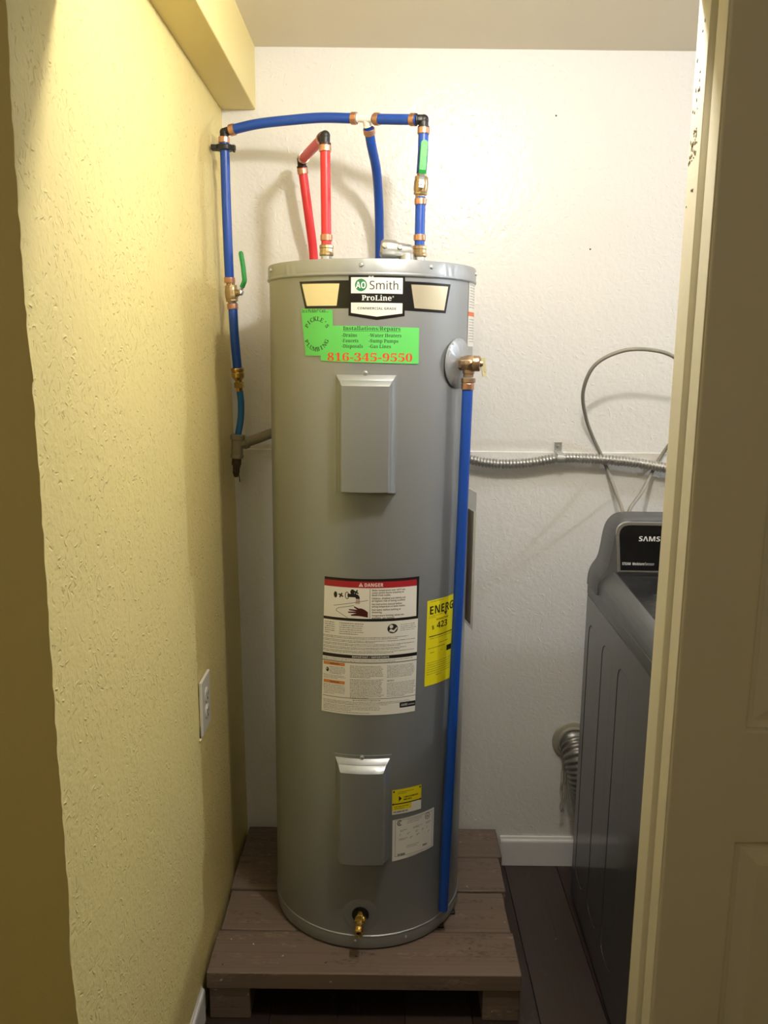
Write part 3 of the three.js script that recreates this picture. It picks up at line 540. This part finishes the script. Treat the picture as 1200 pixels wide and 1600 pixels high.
{ // left riser in the corner
  const P = [[-0.3798, 1.9709, -2.1], [-0.3802, 1.9542, -2.1], [-0.3792, 1.9374, -2.1], [-0.3794, 1.8408, -2.105], [-0.3786, 1.7258, -2.11], [-0.3781, 1.638, -2.119]].map(A3);
  const t = thing('supply_pipe', 'blue plastic water pipe rising in the corner by the yellow wall, above its valve', 'pipe', [0, 0, 0]);
  part('pipe_tube', pipe([P[1].clone().add(V(0, 0.006, 0)), P[2], P[3], P[4], P[5]], PR), M.blue, t); ring(P[1], V(0, 1, 0), t); ring(V(-0.3779, 1.641, -2.1188), V(0, 1, 0.05), t);
  const c = thing('pipe_clamp', 'black plastic clamp holding the corner pipe to the wall', 'clamp', [-0.3792, 1.9374, -2.1]);
  part('clamp_body', merge([lathe([[PR, -0.006], [0.0185, -0.006], [0.0195, -0.004], [0.0195, 0.004], [0.0185, 0.006], [PR, 0.006]], V(0, 0, 0), null, 28, 0.5), box(-0.031, -0.012, -0.006, 0.006, -0.010, 0.010, 0.002), box(0.012, 0.026, -0.0055, 0.0055, -0.004, 0.008, 0.002), box(0.0195, 0.0245, -0.010, 0.0055, -0.003, 0.007, 0.0015)]), M.black, c);
  part('clamp_screw', lathe([[0, 0.003], [0.003, 0.0025], [0.0034, 0]], V(0.022, 0.0055, 0.002), V(0, 1, 0), 12), M.nipple, c);
  ballValve('brass shut-off valve with upright green handle on the corner pipe', V(-0.3745, 1.6105, -2.12), V(0.06, -1, 0).negate(), V(1, 0, 0.35), { width: 0.013, split: 2, path: [[0.0262, -0.004], [0.0262, 0.006], [0.0305, 0.013], [0.0375, 0.025], [0.0385, 0.03], [0.0375, 0.06], [0.0345, 0.088]] });
  const l = thing('supply_pipe', 'blue plastic water pipe between the corner valve and the brass coupling', 'pipe');
  part('pipe_tube', pipe([[-0.3722, 1.5875, -2.12], [-0.3697, 1.5172, -2.12], [-0.3646, 1.4305, -2.125]], PR), M.blue, l); ring(V(-0.3722, 1.5795, -2.12), V(-0.05, 1, 0), l);
  const k = thing('pipe_coupling', 'brass reducing coupling below the corner pipe', 'coupling');
  const kp = V(-0.3648, 1.433, -2.125), kd = dirOf(kp, V(-0.3615, 1.378, -2.13));
  part('coupling_body', lathe([[0.0115, 0], [0.0148, 0], [0.016, 0.002], [0.016, 0.008], [0.014, 0.010], [0.0155, 0.012], [0.0155, 0.022], [0.0125, 0.027], [0.0095, 0.03], [0, 0.03]], kp, kd, 28), M.brassBright, k);
  part('coupling_nut', merge([prism(0.0122, 0.014, 6, kp.clone().addScaledVector(kd, 0.035), kd), lathe([[0.0085, 0.028], [0.0085, 0.056], [0.0075, 0.058]], kp, kd, 20)]), M.brassBright, k);
  const th = thing('supply_pipe', 'thin blue pipe running from the brass coupling down to the old grey tee', 'pipe');
  part('pipe_tube', pipe([[-0.3617, 1.382, -2.13], [-0.3592, 1.3458, -2.135], [-0.3611, 1.306, -2.135], [-0.3675, 1.271, -2.135], [-0.369, 1.262, -2.135]], 0.0082), M.blueThin, th);
  const g = thing('pipe_tee', 'old grey tee and pipe stub behind the left side of the heater', 'pipe fitting');
  part('tee_body', merge([lathe([[0, -0.033], [0.014, -0.033], [0.0165, -0.030], [0.0165, -0.024], [0.0145, -0.022], [0.0145, 0.014], [0.0178, 0.016], [0.0185, 0.019], [0.0178, 0.027], [0.0105, 0.0285]], V(-0.3708, 1.240, -2.135), V(0.05, 1, 0), 26, 0.6), lathe([[0, 0], [0.0145, 0.003], [0.0145, 0.016], [0.0175, 0.018], [0.0175, 0.028], [0.0125, 0.030]], V(-0.3708, 1.241, -2.135), V(0.083, 0.03, -0.06), 26, 0.6)]), M.oldPipe, g);
  part('side_pipe', pipe([[-0.352, 1.247, -2.147], [-0.325, 1.2545, -2.17], [-0.29, 1.266, -2.2], [-0.24, 1.275, -2.225], [-0.1, 1.276, -2.232]], 0.0128), M.oldPipe, g);
  part('stub_end', merge([lathe([[0, 0], [0.011, 0], [0.0118, -0.002], [0.0118, -0.018], [0.009, -0.022], [0.0085, -0.04], [0.005, -0.05], [0, -0.051]].map((q) => [q[0], q[1]]).reverse(), V(-0.373, 1.210, -2.135), V(0.06, 1, 0), 18), lathe([[0, -0.001], [0.006, 0], [0.007, 0.009], [0, 0.0095]], V(-0.372, 1.190, -2.128), V(0.5, -0.2, 1), 12), prism(0.005, 0.018, 6, V(-0.372, 1.186, -2.133), V(-0.4, -0.9, 0.6))]), M.rust, g, 'rusty end of the old pipe');
  part('wire', pipe([[-0.369, 1.172, -2.13], [-0.3665, 1.158, -2.13], [-0.3655, 1.148, -2.131]], 0.0012, 12, 8), M.rust, g);
}
{ // blue crossing pipe with its tee
  const t = thing('crossover_pipe', 'blue plastic pipe arching across above the heater between two black elbows', 'pipe');
  const P = [[-0.3798, 1.9709, -2.1], [-0.3619, 1.9766, -2.1], [-0.3032, 1.986, -2.085], [-0.228, 1.9913, -2.07], [-0.1536, 1.9924, -2.05], [-0.0703, 1.9843, -2.02], [-0.0503, 1.9833, -2.015], [-0.0317, 1.9809, -2.01], [0.0626, 1.9655, -1.95], [0.0763, 1.9656, -1.95]].map(A3);
  elbow('elbow', P[0], dirOf(P[0], P[1]), V(0, -1, 0), M.black, t, 0.016);
  part('pipe_tube', pipe([P[1].clone().lerp(P[0], 0.2), P[1], P[2], P[3], P[4], P[5]], PR, 60), M.blue, t); ring(P[1].clone().lerp(P[2], 0.03), dirOf(P[1], P[2]), t); ring(P[5].clone().lerp(P[4], 0.06), dirOf(P[4], P[5]), t);
  const dT = dirOf(P[5], P[7]), dD = V(0.006, -0.0175, -0.010).normalize();
  part('tee', merge([lathe([[0.006, -0.02], [0.0098, -0.02], [0.0098, -0.017], [0.0085, -0.016], [0.0085, 0.016], [0.0098, 0.017], [0.0098, 0.02], [0.006, 0.02]], P[6], dT, 24), lathe([[0.0, 0], [0.0085, 0.002], [0.0085, 0.014], [0.0098, 0.015], [0.0098, 0.018], [0.006, 0.018]], P[6], dD, 24)]), M.whitePlastic, t, 'white plastic tee');
  const Q = dirOf(P[7], P[8]);
  part('pipe_tube', pipe([P[7], P[7].clone().lerp(P[8], 0.5), P[8]], PR, 20), M.blue, t); ring(P[7].clone().addScaledVector(Q, 0.009), Q, t); ring(P[8].clone().addScaledVector(Q, -0.010), Q, t);
  elbow('elbow', P[9], dirOf(P[9], P[8]), V(0, -1, 0), M.black, t, 0.017, 0.0105);
  const b = thing('branch_pipe', 'blue plastic pipe curving down from the white tee behind the heater', 'pipe');
  const B = [[-0.0432, 1.9658, -2.025], [-0.0377, 1.9379, -2.05], [-0.0264, 1.8951, -2.11], [-0.0203, 1.8278, -2.18], [-0.018, 1.7122, -2.225], [-0.018, 1.55, -2.236], [-0.018, 1.3, -2.24]].map(A3);
  part('pipe_tube', pipe(B, PR, 60), M.blue, b); ring(B[0].clone().lerp(B[1], 0.2), dirOf(B[0], B[1]), b);
}
function adapter(label, x, y0, z) { // steel nipple out of the heater with a brass union on top
  const t = thing('pipe_adapter', label, 'pipe fitting', [x, y0, z]);
  part('nipple', lathe([[0, 0], [0.0125, 0], [0.0125, 0.012], [0.0118, 0.0125], [0.0125, 0.014], [0.0118, 0.0155], [0.0125, 0.017], [0.0118, 0.0185], [0.0118, 0.032], [0, 0.032]], V(0, 0, 0), null, 28, 0.7), M.nipple, t);
  part('union', lathe([[0.010, 0.026], [0.0145, 0.026], [0.0158, 0.028], [0.0158, 0.032], [0.0145, 0.034], [0.0145, 0.041], [0.0158, 0.043], [0.0155, 0.048], [0.0135, 0.050], [0.0105, 0.051]], V(0, 0, 0), null, 12, 0.4), M.brass, t);
}
adapter('brass union on a steel nipple under the red pipe', -0.133, 1.656, -1.95);
adapter('brass union on a steel nipple under the blue inlet pipe', 0.072, 1.656, -1.95);
{ // cold inlet
  const t = thing('inlet_pipe', 'upper blue inlet pipe between the right black elbow and its valve', 'pipe');
  part('pipe_tube', pipe([[0.0764, 1.951, -1.95], [0.0757, 1.90, -1.95], [0.0735, 1.856, -1.95]], PR), M.blue, t); ring(V(0.0764, 1.943, -1.95), V(0.02, 1, 0), t);
  ballValve('brass shut-off valve with green handle on the inlet pipe above the heater', V(0.0728, 1.831, -1.95), V(0.06, 1, 0), V(0, 0, 1), { width: 0.0135, split: 3, path: [[0.0262, -0.008], [0.0262, 0.008], [0.0275, 0.014], [0.033, 0.021], [0.035, 0.026], [0.0345, 0.055], [0.032, 0.079]] });
  const l = thing('inlet_pipe', 'lower blue inlet pipe between the valve and the heater', 'pipe');
  part('pipe_tube', pipe([[0.0724, 1.808, -1.95], [0.0722, 1.76, -1.95], [0.072, 1.705, -1.95]], PR), M.blue, l); ring(V(0.0724, 1.798, -1.95), V(0, 1, 0), l); ring(V(0.072, 1.7225, -1.95), V(0, 1, 0), l);
}
{ // hot outlet
  const t = thing('outlet_pipe', 'red plastic hot water pipe bending over behind the heater', 'pipe');
  const P = [[-0.133, 1.705, -1.95], [-0.1352, 1.9132, -1.95], [-0.1352, 1.9313, -1.95], [-0.2092, 1.9305, -2.187], [-0.2078, 1.9129, -2.187], [-0.194, 1.8067, -2.2], [-0.184, 1.7106, -2.225], [-0.18, 1.55, -2.24], [-0.18, 1.32, -2.242]].map(A3);
  part('pipe_tube', pipe([P[0], P[0].clone().lerp(P[1], 0.5), P[1]], PR), M.red, t, 'front red upright'); ring(V(-0.133, 1.7205, -1.95), V(0, 1, 0), t); ring(P[1].clone().add(V(0, -0.008, 0)), V(0, 1, 0), t);
  const h = dirOf(P[2], P[3]); elbow('elbow', P[2], V(0, -1, 0), h, M.black, t, 0.018, 0.0105);
  part('pipe_tube', pipe([P[2].clone().addScaledVector(h, 0.014), P[2].clone().lerp(P[3], 0.5), P[3].clone().addScaledVector(h, -0.016)], PR, 20), M.red, t, 'level red pipe'); ring(P[2].clone().addScaledVector(h, 0.028), h, t); ring(P[3].clone().addScaledVector(h, -0.028), h, t);
  elbow('elbow', P[3], h.clone().negate(), dirOf(P[3], P[4]), M.black, t, 0.018, 0.0105);
  const c = dirOf(P[4], P[5]); part('pipe_tube', pipe([P[4], P[5], P[6], P[7], P[8]], PR, 50), M.red, t, 'rear red downpipe'); ring(P[4].clone().addScaledVector(c, 0.008), c, t);
}
{ // grey conduit elbow on top of the heater
  const t = thing('conduit_connector', 'small cast metal conduit connector on top of the heater beside the inlet', 'connector', [-0.004, 1.658, -1.918]); t.scale.setScalar(1.25);
  part('connector_body', merge([lathe([[0, 0], [0.017, 0], [0.018, 0.003], [0.0165, 0.006], [0.0135, 0.008], [0.013, 0.022], [0, 0.024]], V(0.038, 0, 0), null, 26, 0.7), lathe([[0, -0.038], [0.012, -0.038], [0.0165, -0.034], [0.0165, -0.014], [0.0135, -0.008], [0.013, 0.012], [0.0105, 0.018], [0, 0.020]], V(0.03, 0.026, 0), V(-1, 0.12, 0).negate(), 26, 0.7)]), M.zinc, t);
  part('connector_screw', merge([prism(0.006, 0.006, 8, V(0.0, 0.032, 0.012), V(0, 0.45, 1)), prism(0.005, 0.005, 8, V(0.026, 0.03, 0.011), V(0, 0.4, 1))]), M.steel, t);
}
{ // relief valve and its drain tube
  const a = 54, d = outDir(a), c = V(HX, 0, HZ).add(cy(a, 1.453)).setY(1.453);
  const t = thing('relief_valve', 'brass relief valve with a small pale lever on the right of the heater', 'valve');
  part('flange_plate', lathe([[0.011, 0.0095], [0.020, 0.0085], [0.043, 0.006], [0.050, 0.0045], [0.0525, 0.002], [0.0515, 0.0], [0.03, -0.001]].reverse().map((q) => q), c, d, 56, 0.9), M.tankCap, t, 'grey round flange plate');
  const o = c.clone().addScaledVector(d, 0.028);
  part('valve_body', merge([prism(0.0145, 0.012, 6, c.clone().addScaledVector(d, 0.007), d), lathe([[0, -0.016], [0.010, -0.015], [0.0165, -0.010], [0.0182, 0], [0.0165, 0.011], [0.014, 0.015], [0, 0.016]], o, d, 28, 0.9), lathe([[0, 0], [0.0125, 0.004], [0.0125, 0.020], [0.0108, 0.022], [0.0108, 0.028], [0, 0.028]], o, V(-0.02, -1, 0), 26), prism(0.0152, 0.010, 8, o.clone().add(V(-0.0005, -0.030, 0)), V(0, -1, 0))]), M.bronze, t);
  const bd = V(0.97, 0.02, 0.25).normalize();
  part('bonnet', lathe([[0.012, 0], [0.0145, 0.004], [0.0165, 0.006], [0.0165, 0.021], [0.0155, 0.0235], [0.007, 0.0245], [0.006, 0.030], [0, 0.030]], o, bd, 28, 0.6), M.bronze, t);
  const s = new THREE.Shape(); s.moveTo(-0.0045, 0.012); s.lineTo(0.0045, 0.012); s.lineTo(0.005, -0.012); s.quadraticCurveTo(0.006, -0.022, 0.0035, -0.027); s.lineTo(-0.0035, -0.027); s.quadraticCurveTo(-0.005, -0.02, -0.0045, 0.012); const hole = new THREE.Path(); hole.absellipse(0, -0.019, 0.0022, 0.003, 0, Math.PI * 2); s.holes.push(hole);
  const lv = flatStrip(s, 0.0016, 0.0004); lv.applyMatrix4(basis(V(0.94, 0.1, -0.33).normalize(), V(-0.1, 0.99, 0).normalize(), V(0.33, 0.03, 0.94).normalize(), o.clone().addScaledVector(bd, 0.030)));
  part('test_lever', lv, M.lever, t, 'pale metal test lever');
  const D = thing('drain_pipe', 'long straight blue drain tube hanging from the relief valve', 'pipe');
  const q0 = o.clone().add(V(-0.001, -0.034, 0)), q1 = V(0.149, 0.184, -1.80);
  part('pipe_tube', pipe([q0, q0.clone().lerp(q1, 0.35).add(V(0.0015, 0, 0)), q0.clone().lerp(q1, 0.7).add(V(0.001, 0, 0)), q1], PR + 0.0004, 40), M.blue, D); ring(q0.clone().lerp(q1, 0.011), dirOf(q0, q1), D, PR + 0.0004);
}
{ // paper pouch on the side of the heater
  const a = 101, c = V(HX, 0.993, HZ).add(outDir(a).multiplyScalar(HR + 0.0035)), n = outDir(a), tg = V(0, 1, 0).cross(n).normalize();
  const t = thing('document_pouch', 'clear plastic pouch of grey papers stuck to the right side of the heater', 'pouch');
  const put = (g) => g.applyMatrix4(basis(tg, V(0, 1, 0), n, c));
  part('paper_sheets', put(box(-0.072, 0.074, -0.155, 0.12, -0.0012, 0.0012, 0.0006)), M.sheet, t);
  const s = new THREE.Shape(); s.moveTo(-0.08, -0.166); s.lineTo(0.08, -0.166); s.lineTo(0.08, 0.165); s.lineTo(-0.08, 0.165); s.lineTo(-0.08, -0.166);
  part('plastic_sleeve', put(flatStrip(s, 0.0004, 0).translate(0, 0, 0.0018)), M.clear, t);
}

// ------------------------------------------------------------------ cable and conduit on the back wall
{
  const t = thing('flexible_conduit', 'ribbed metal conduit running level along the back wall', 'conduit');
  part('conduit_hose', ridged([[-0.05, 1.30, -2.243], [0.03, 1.265, -2.241], [0.1, 1.226, -2.242], [0.1683, 1.2062, -2.243], [0.228, 1.1965, -2.243], [0.2708, 1.1885, -2.243], [0.3219, 1.1858, -2.243], [0.3898, 1.1905, -2.243], [0.4624, 1.2024, -2.243], [0.5592, 1.2017, -2.243], [0.6532, 1.1942, -2.243], [0.7478, 1.1798, -2.243], [0.8338, 1.1686, -2.243], [1.0, 1.16, -2.243], [1.3, 1.17, -2.243]], 0.0136, 0.0026, 0.0088), M.steel, t);
  const s = thing('conduit_strap', 'shiny one hole metal strap over the ribbed conduit', 'strap', [0.4642, 1.2024, -2.243]);
  const pl = new THREE.Shape(); pl.moveTo(-0.0095, 0.012); pl.lineTo(0.0095, 0.012); pl.lineTo(0.0095, 0.040); pl.lineTo(-0.0095, 0.040); pl.lineTo(-0.0095, 0.012); const ho = new THREE.Path(); ho.absellipse(0, 0.029, 0.0035, 0.0035, 0, Math.PI * 2); pl.holes.push(ho);
  const half = []; for (let i = 0; i <= 14; i++) { const a = -1.9 + i / 14 * 4.0; half.push([Math.cos(a), Math.sin(a)]); }
  const arc = new THREE.Shape(); half.forEach(([c, q], i) => (i ? arc.lineTo(c * 0.0155, q * 0.0155) : arc.moveTo(c * 0.0155, q * 0.0155))); half.slice().reverse().forEach(([c, q]) => arc.lineTo(c * 0.0141, q * 0.0141));
  const ag = flatStrip(arc, 0.017, 0.0003); ag.translate(0, 0, -0.0085); ag.rotateY(-Math.PI / 2);
  part('strap_band', merge([ag, flatStrip(pl, 0.0012, 0.0004).translate(0, 0, -0.0305 + 0.0005), box(-0.0085, 0.0085, 0.011, 0.0165, -0.0305, -0.004, 0.0008)]), M.nipple, s);
  part('strap_screw', lathe([[0, 0.003], [0.003, 0.0028], [0.0048, 0.0012], [0.005, 0]], V(0, 0.029, -0.0285), V(0, 0, 1), 14), M.steel, s);
  const c = thing('cable_loop', 'grey cable looping up the wall above the dryer', 'cable');
  part('cable_sheath', pipe([[0.6131, 1.05, -2.14], [0.6131, 1.078, -2.15], [0.6115, 1.1105, -2.205], [0.5848, 1.1995, -2.267], [0.549, 1.2639, -2.255], [0.5222, 1.3165, -2.225], [0.5025, 1.3844, -2.18], [0.5192, 1.4492, -2.14], [0.5751, 1.4825, -2.12], [0.6344, 1.4877, -2.11], [0.701, 1.4715, -2.11], [0.7726, 1.4051, -2.13], [0.7798, 1.3211, -2.2], [0.7355, 1.2011, -2.267], [0.6746, 1.1196, -2.205], [0.6293, 1.078, -2.15], [0.6293, 1.05, -2.14]], 0.0048, 160, 12), M.cable, c);
}

// ------------------------------------------------------------------ dryer
{
  const t = thing('clothes_dryer', 'dark grey clothes dryer with a black control panel, beside the back wall', 'dryer', [0.511, 0, -1.44]);
  t.rotation.y = -0.022;                       // local: x to the right, z forward; its back is at z = -0.68
  const W = 0.686, D = 0.68;
  // left side with three pressed fields
  const side = new THREE.Shape(); side.moveTo(0, 0.012); side.lineTo(D, 0.012); side.lineTo(D, 0.868); side.lineTo(0, 0.868); side.lineTo(0, 0.012);
  const fields = [[0.545, 0.64], [0.395, 0.49], [0.245, 0.34]];
  const rr2 = (s, x0, x1, y0, y1, r) => { s.moveTo(x0, y0 + r); s.lineTo(x0, y1 - r); s.quadraticCurveTo(x0, y1, x0 + r, y1); s.lineTo(x1 - r, y1); s.quadraticCurveTo(x1, y1, x1, y1 - r); s.lineTo(x1, y0 + r); s.quadraticCurveTo(x1, y0, x1 - r, y0); s.lineTo(x0 + r, y0); s.quadraticCurveTo(x0, y0, x0, y0 + r); };
  for (const [a, b] of fields) { const h = new THREE.Path(); rr2(h, a, b, 0.10, 0.803, 0.036); side.holes.push(h); }
  const sg = new THREE.ExtrudeGeometry(side, { depth: 0.004, bevelEnabled: true, bevelSize: 0.002, bevelOffset: -0.002, bevelThickness: 0.002, bevelSegments: 3, curveSegments: 10 });
  const toSide = (g) => { g.rotateY(Math.PI / 2); return g; };    // shape x (measured from the front) goes back along -z
  const cab = part('cabinet', merge([toSide(sg.translate(0, 0, 0.0025)), box(0.007, W, 0.012, 0.868, -D, 0, 0.004)]), M.dryer, t);
  for (const [a, b] of fields) { const f = new THREE.Shape(); rr2(f, a + 0.0006, b - 0.0006, 0.1006, 0.8024, 0.0355); const fg = new THREE.ExtrudeGeometry(f, { depth: 0.003, bevelEnabled: true, bevelSize: 0.002, bevelOffset: -0.002, bevelThickness: 0.002, bevelSegments: 3, curveSegments: 10 }); part('pressed_field', toSide(fg).translate(0.0035, 0, 0), M.dryer, cab); }
  // top cover: profile across the front, run back to the console
  const yb = 0.871, top = new THREE.Shape(); top.moveTo(0.001, yb); top.lineTo(0.001, 0.892); top.bezierCurveTo(0.003, 0.915, 0.013, 0.925, 0.028, 0.936); top.lineTo(0.038, 0.9385); top.lineTo(0.042, 0.934); top.lineTo(W - 0.042, 0.934); top.lineTo(W - 0.038, 0.9385); top.lineTo(W - 0.028, 0.936); top.bezierCurveTo(W - 0.013, 0.925, W - 0.003, 0.915, W - 0.001, 0.892); top.lineTo(W - 0.001, yb); top.lineTo(0.001, yb);
  const tg = flatStrip(top, D, 0.0008, 12); tg.translate(0, 0, -D); { const p = tg.attributes.position; for (let i = 0; i < p.count; i++) if (p.getY(i) > 0.9) p.setY(i, p.getY(i) - p.getZ(i) * 0.036 - 0.004); }
  part('top_cover', toCreasedNormals(tg, 0.6), M.dryerDeck, t);
  const dust = canvas(512, 512, (x, w, h) => { x.fillStyle = '#1c1d1f'; x.fillRect(0, 0, w, h); for (let i = 0; i < 2600; i++) { const px = rnd() * w, py = rnd() * h, near = Math.exp(-((px - 48) ** 2 / 2600 + (py - 240) ** 2 / 12000)) + 0.12; if (rnd() > near) continue; x.fillStyle = `rgba(158,154,146,${rr(0.06, 0.42)})`; x.beginPath(); x.ellipse(px, py, rr(1, 12), rr(0.6, 4), rr(-1, 1), 0, 7); x.fill(); } x.strokeStyle = 'rgba(150,150,146,0.5)'; for (let i = 0; i < 14; i++) { x.lineWidth = rr(0.5, 1.6); x.beginPath(); const a = rnd() * w, b = rr(14, 90); x.moveTo(a, b); x.lineTo(a + rr(-60, 60), b + rr(-14, 14)); x.stroke(); } });
  const lid = new THREE.PlaneGeometry(W - 0.088, 0.56, 1, 1); lid.rotateX(-Math.PI / 2); { const p = lid.attributes.position; for (let i = 0; i < p.count; i++) { const z = p.getZ(i) - 0.28; p.setZ(i, z); p.setX(i, p.getX(i) + W / 2); p.setY(i, 0.9322 - z * 0.036); } } lid.computeVertexNormals();
  part('glass_top', lid, phy({ map: dust, roughness: 0.3, clearcoat: 0.4, clearcoatRoughness: 0.15 }), t, 'dark dusty top panel');
  // console
  const con = new THREE.Shape(); con.moveTo(0.0012, 0.90); con.bezierCurveTo(0.0012, 0.925, 0.004, 0.938, 0.016, 0.955); con.bezierCurveTo(0.026, 0.968, 0.027, 0.985, 0.030, 1.005); con.bezierCurveTo(0.033, 1.035, 0.036, 1.055, 0.048, 1.068); con.bezierCurveTo(0.056, 1.078, 0.066, 1.0805, 0.085, 1.0815);
  con.lineTo(W - 0.085, 1.0815); con.bezierCurveTo(W - 0.066, 1.0805, W - 0.056, 1.078, W - 0.048, 1.068); con.bezierCurveTo(W - 0.036, 1.055, W - 0.033, 1.035, W - 0.030, 1.005); con.bezierCurveTo(W - 0.027, 0.985, W - 0.026, 0.968, W - 0.016, 0.955); con.bezierCurveTo(W - 0.004, 0.938, W - 0.0012, 0.925, W - 0.0012, 0.90); con.lineTo(0.0012, 0.90);
  const cg = flatStrip(con, 0.108, 0.004, 14); cg.translate(0, 0, -D + 0.004); const cm = part('console', toCreasedNormals(cg, 0.6), M.dryerDeck, t);
  const rim = (x0, x1, y0, y1, r) => { const s = new THREE.Shape(); s.moveTo(x0 + 0.008, y0); s.lineTo(x0, y1 - r); s.bezierCurveTo(x0 - 0.001, y1 - r * 0.3, x0 + r * 0.3, y1, x0 + r, y1); s.lineTo(x1 - r, y1); s.bezierCurveTo(x1 - r * 0.3, y1, x1 + 0.001, y1 - r * 0.3, x1, y1 - r); s.lineTo(x1 - 0.008, y0); s.lineTo(x0 + 0.008, y0); return s; };
  const Z = -D + 0.115, fr = rim(0.036, W - 0.036, 0.9585, 1.0805, 0.03); fr.holes.push(rim(0.0425, W - 0.0425, 0.9615, 1.0735, 0.027));
  part('console_trim', flatStrip(fr, 0.004, 0.0012, 10).translate(0, 0, Z), M.silver, cm, 'silver trim round the control panel');
  const PW = W - 0.083, PH = 0.113, map = canvas(2048, 380, (x, w, h) => { x.fillStyle = '#101114'; x.fillRect(0, 0, w, h); const k = w / PW; x.fillStyle = '#f1f1f1'; font(x, 0.0165 * k, 'bold'); textFit(x, 'S\u039bMSUNG', 0.048 * k, 0.0395 * k, 0.098 * k); font(x, 0.0095 * k, 'bold'); textFit(x, 'STEAM', 0.0125 * k, 0.0985 * k, 0.0215 * k); textFit(x, 'Moisture', 0.0372 * k, 0.0985 * k, 0.0292 * k); font(x, 0.0095 * k, 'normal'); textFit(x, 'Sensor', 0.0668 * k, 0.0985 * k, 0.0235 * k); });
  const pg = new THREE.ShapeGeometry(rim(0.0422, W - 0.0422, 0.9612, 1.0738, 0.027), 10), pu = pg.attributes.uv, pp = pg.attributes.position; for (let i = 0; i < pp.count; i++) pu.setXY(i, (pp.getX(i) - 0.0415) / PW, (pp.getY(i) - 0.961) / PH);
  part('control_panel', pg.translate(0, 0, Z + 0.0022), phy({ map, roughness: 0.22, clearcoat: 0.4 }), cm, 'black control panel with white lettering');
  for (const [x, z] of [[0.05, -0.05], [W - 0.05, -0.05], [0.05, -D + 0.05], [W - 0.05, -D + 0.05]]) part('leveling_foot', lathe([[0, 0], [0.02, 0], [0.021, 0.003], [0.012, 0.006], [0.009, 0.014]], V(x, 0, z), null, 18), M.black, t);
}
{ // vent hood on the wall with its foil hose
  const t = thing('dryer_vent', 'round grey wall vent with a crumpled foil hose behind the dryer', 'vent');
  const c = V(0.546, 0.389, WZ + 0.004);
  part('wall_flange', lathe([[0.04, 0.001], [0.05, 0.001], [0.057, 0.0005], [0.059, 0.003], [0.056, 0.008], [0.046, 0.012], [0.044, 0.02], [0.040, 0.02]], c, V(0, 0, 1), 40, 0.6), M.vent, t);
  part('foil_hose', ridged([[0.546, 0.389, WZ + 0.008], [0.547, 0.385, -2.25], [0.552, 0.365, -2.222], [0.562, 0.32, -2.203], [0.575, 0.26, -2.197], [0.59, 0.18, -2.195], [0.6, 0.12, -2.195]], 0.043, 0.0045, 0.013, 28), M.foil, t);
  const q = []; for (let k = 0; k < 5; k++) { const x = 0.513 + k * 0.003, pts = []; for (let i = 0; i < 9; i++) pts.push([x + rr(-0.003, 0.003), 0.345 - i * 0.02 + rr(-0.002, 0.002), -2.235 + rr(-0.006, 0.006)]); q.push(pipe(pts, 0.0011, 30, 6)); }
  const l = part('lint', merge(q), M.lint, t, 'strings of grey lint hanging from the hose'); l.userData.kind = 'stuff';
}
{ // socket plate on the left wall
  const t = thing('wall_outlet', 'loose white electrical outlet plate on the yellow wall', 'outlet', [leanX(0.703, -1.786) + 0.001, 0.703, -1.786]);
  t.rotation.y = Math.PI / 2; t.rotation.z = 0; const g = new THREE.Group();
  const s = new THREE.Shape(); s.moveTo(-0.041, -0.06); s.lineTo(0.041, -0.06); s.lineTo(0.041, 0.06); s.lineTo(-0.041, 0.06); s.lineTo(-0.041, -0.06);
  part('cover_plate', flatStrip(s, 0.003, 0.002).translate(0, 0, 0.002), M.outlet, t);
  for (const y of [0.0195, -0.0195]) {
    const r = part('receptacle', lathe([[0, 0.003], [0.0145, 0.0028], [0.0165, 0.0018], [0.0168, 0]], V(0, y, 0.0068), V(0, 0, 1), 30, 0.8), M.outlet, t);
    part('slot', merge([box(-0.0078, -0.0054, y - 0.003, y + 0.0075, 0.0092, 0.0101), box(0.0052, 0.0078, y - 0.003, y + 0.0075, 0.0092, 0.0101), lathe([[0, 0.0008], [0.003, 0.0006], [0.003, 0]], V(0, y - 0.009, 0.0093), V(0, 0, 1), 12)]), M.slot, r);
  }
  part('plate_screw', lathe([[0, 0.0016], [0.0028, 0.0012], [0.0034, 0]], V(0, 0, 0.0068), V(0, 0, 1), 14), M.nipple, t);
  // broken plaster at the lower near corner
  const k = new THREE.Shape(); k.moveTo(-0.048, -0.063); k.lineTo(-0.0405, -0.064); k.lineTo(-0.0405, -0.034); k.lineTo(-0.044, -0.042); k.lineTo(-0.048, -0.063);
  part('wall_gap', flatStrip(k, 0.0008, 0), M.slot, t, 'dark gap in the plaster beside the plate');
  const lumps = []; for (let i = 0; i < 7; i++) { const q = new THREE.IcosahedronGeometry(rr(0.002, 0.0042), 1); q.scale(1.2, 0.8, 0.7); q.translate(-0.052 + i * 0.0036, -0.068 + rr(-0.002, 0.002), 0.0012); lumps.push(q); }
  part('plaster_crumbs', merge(lumps), M.plaster, t);
}

renderer.render(scene, camera);
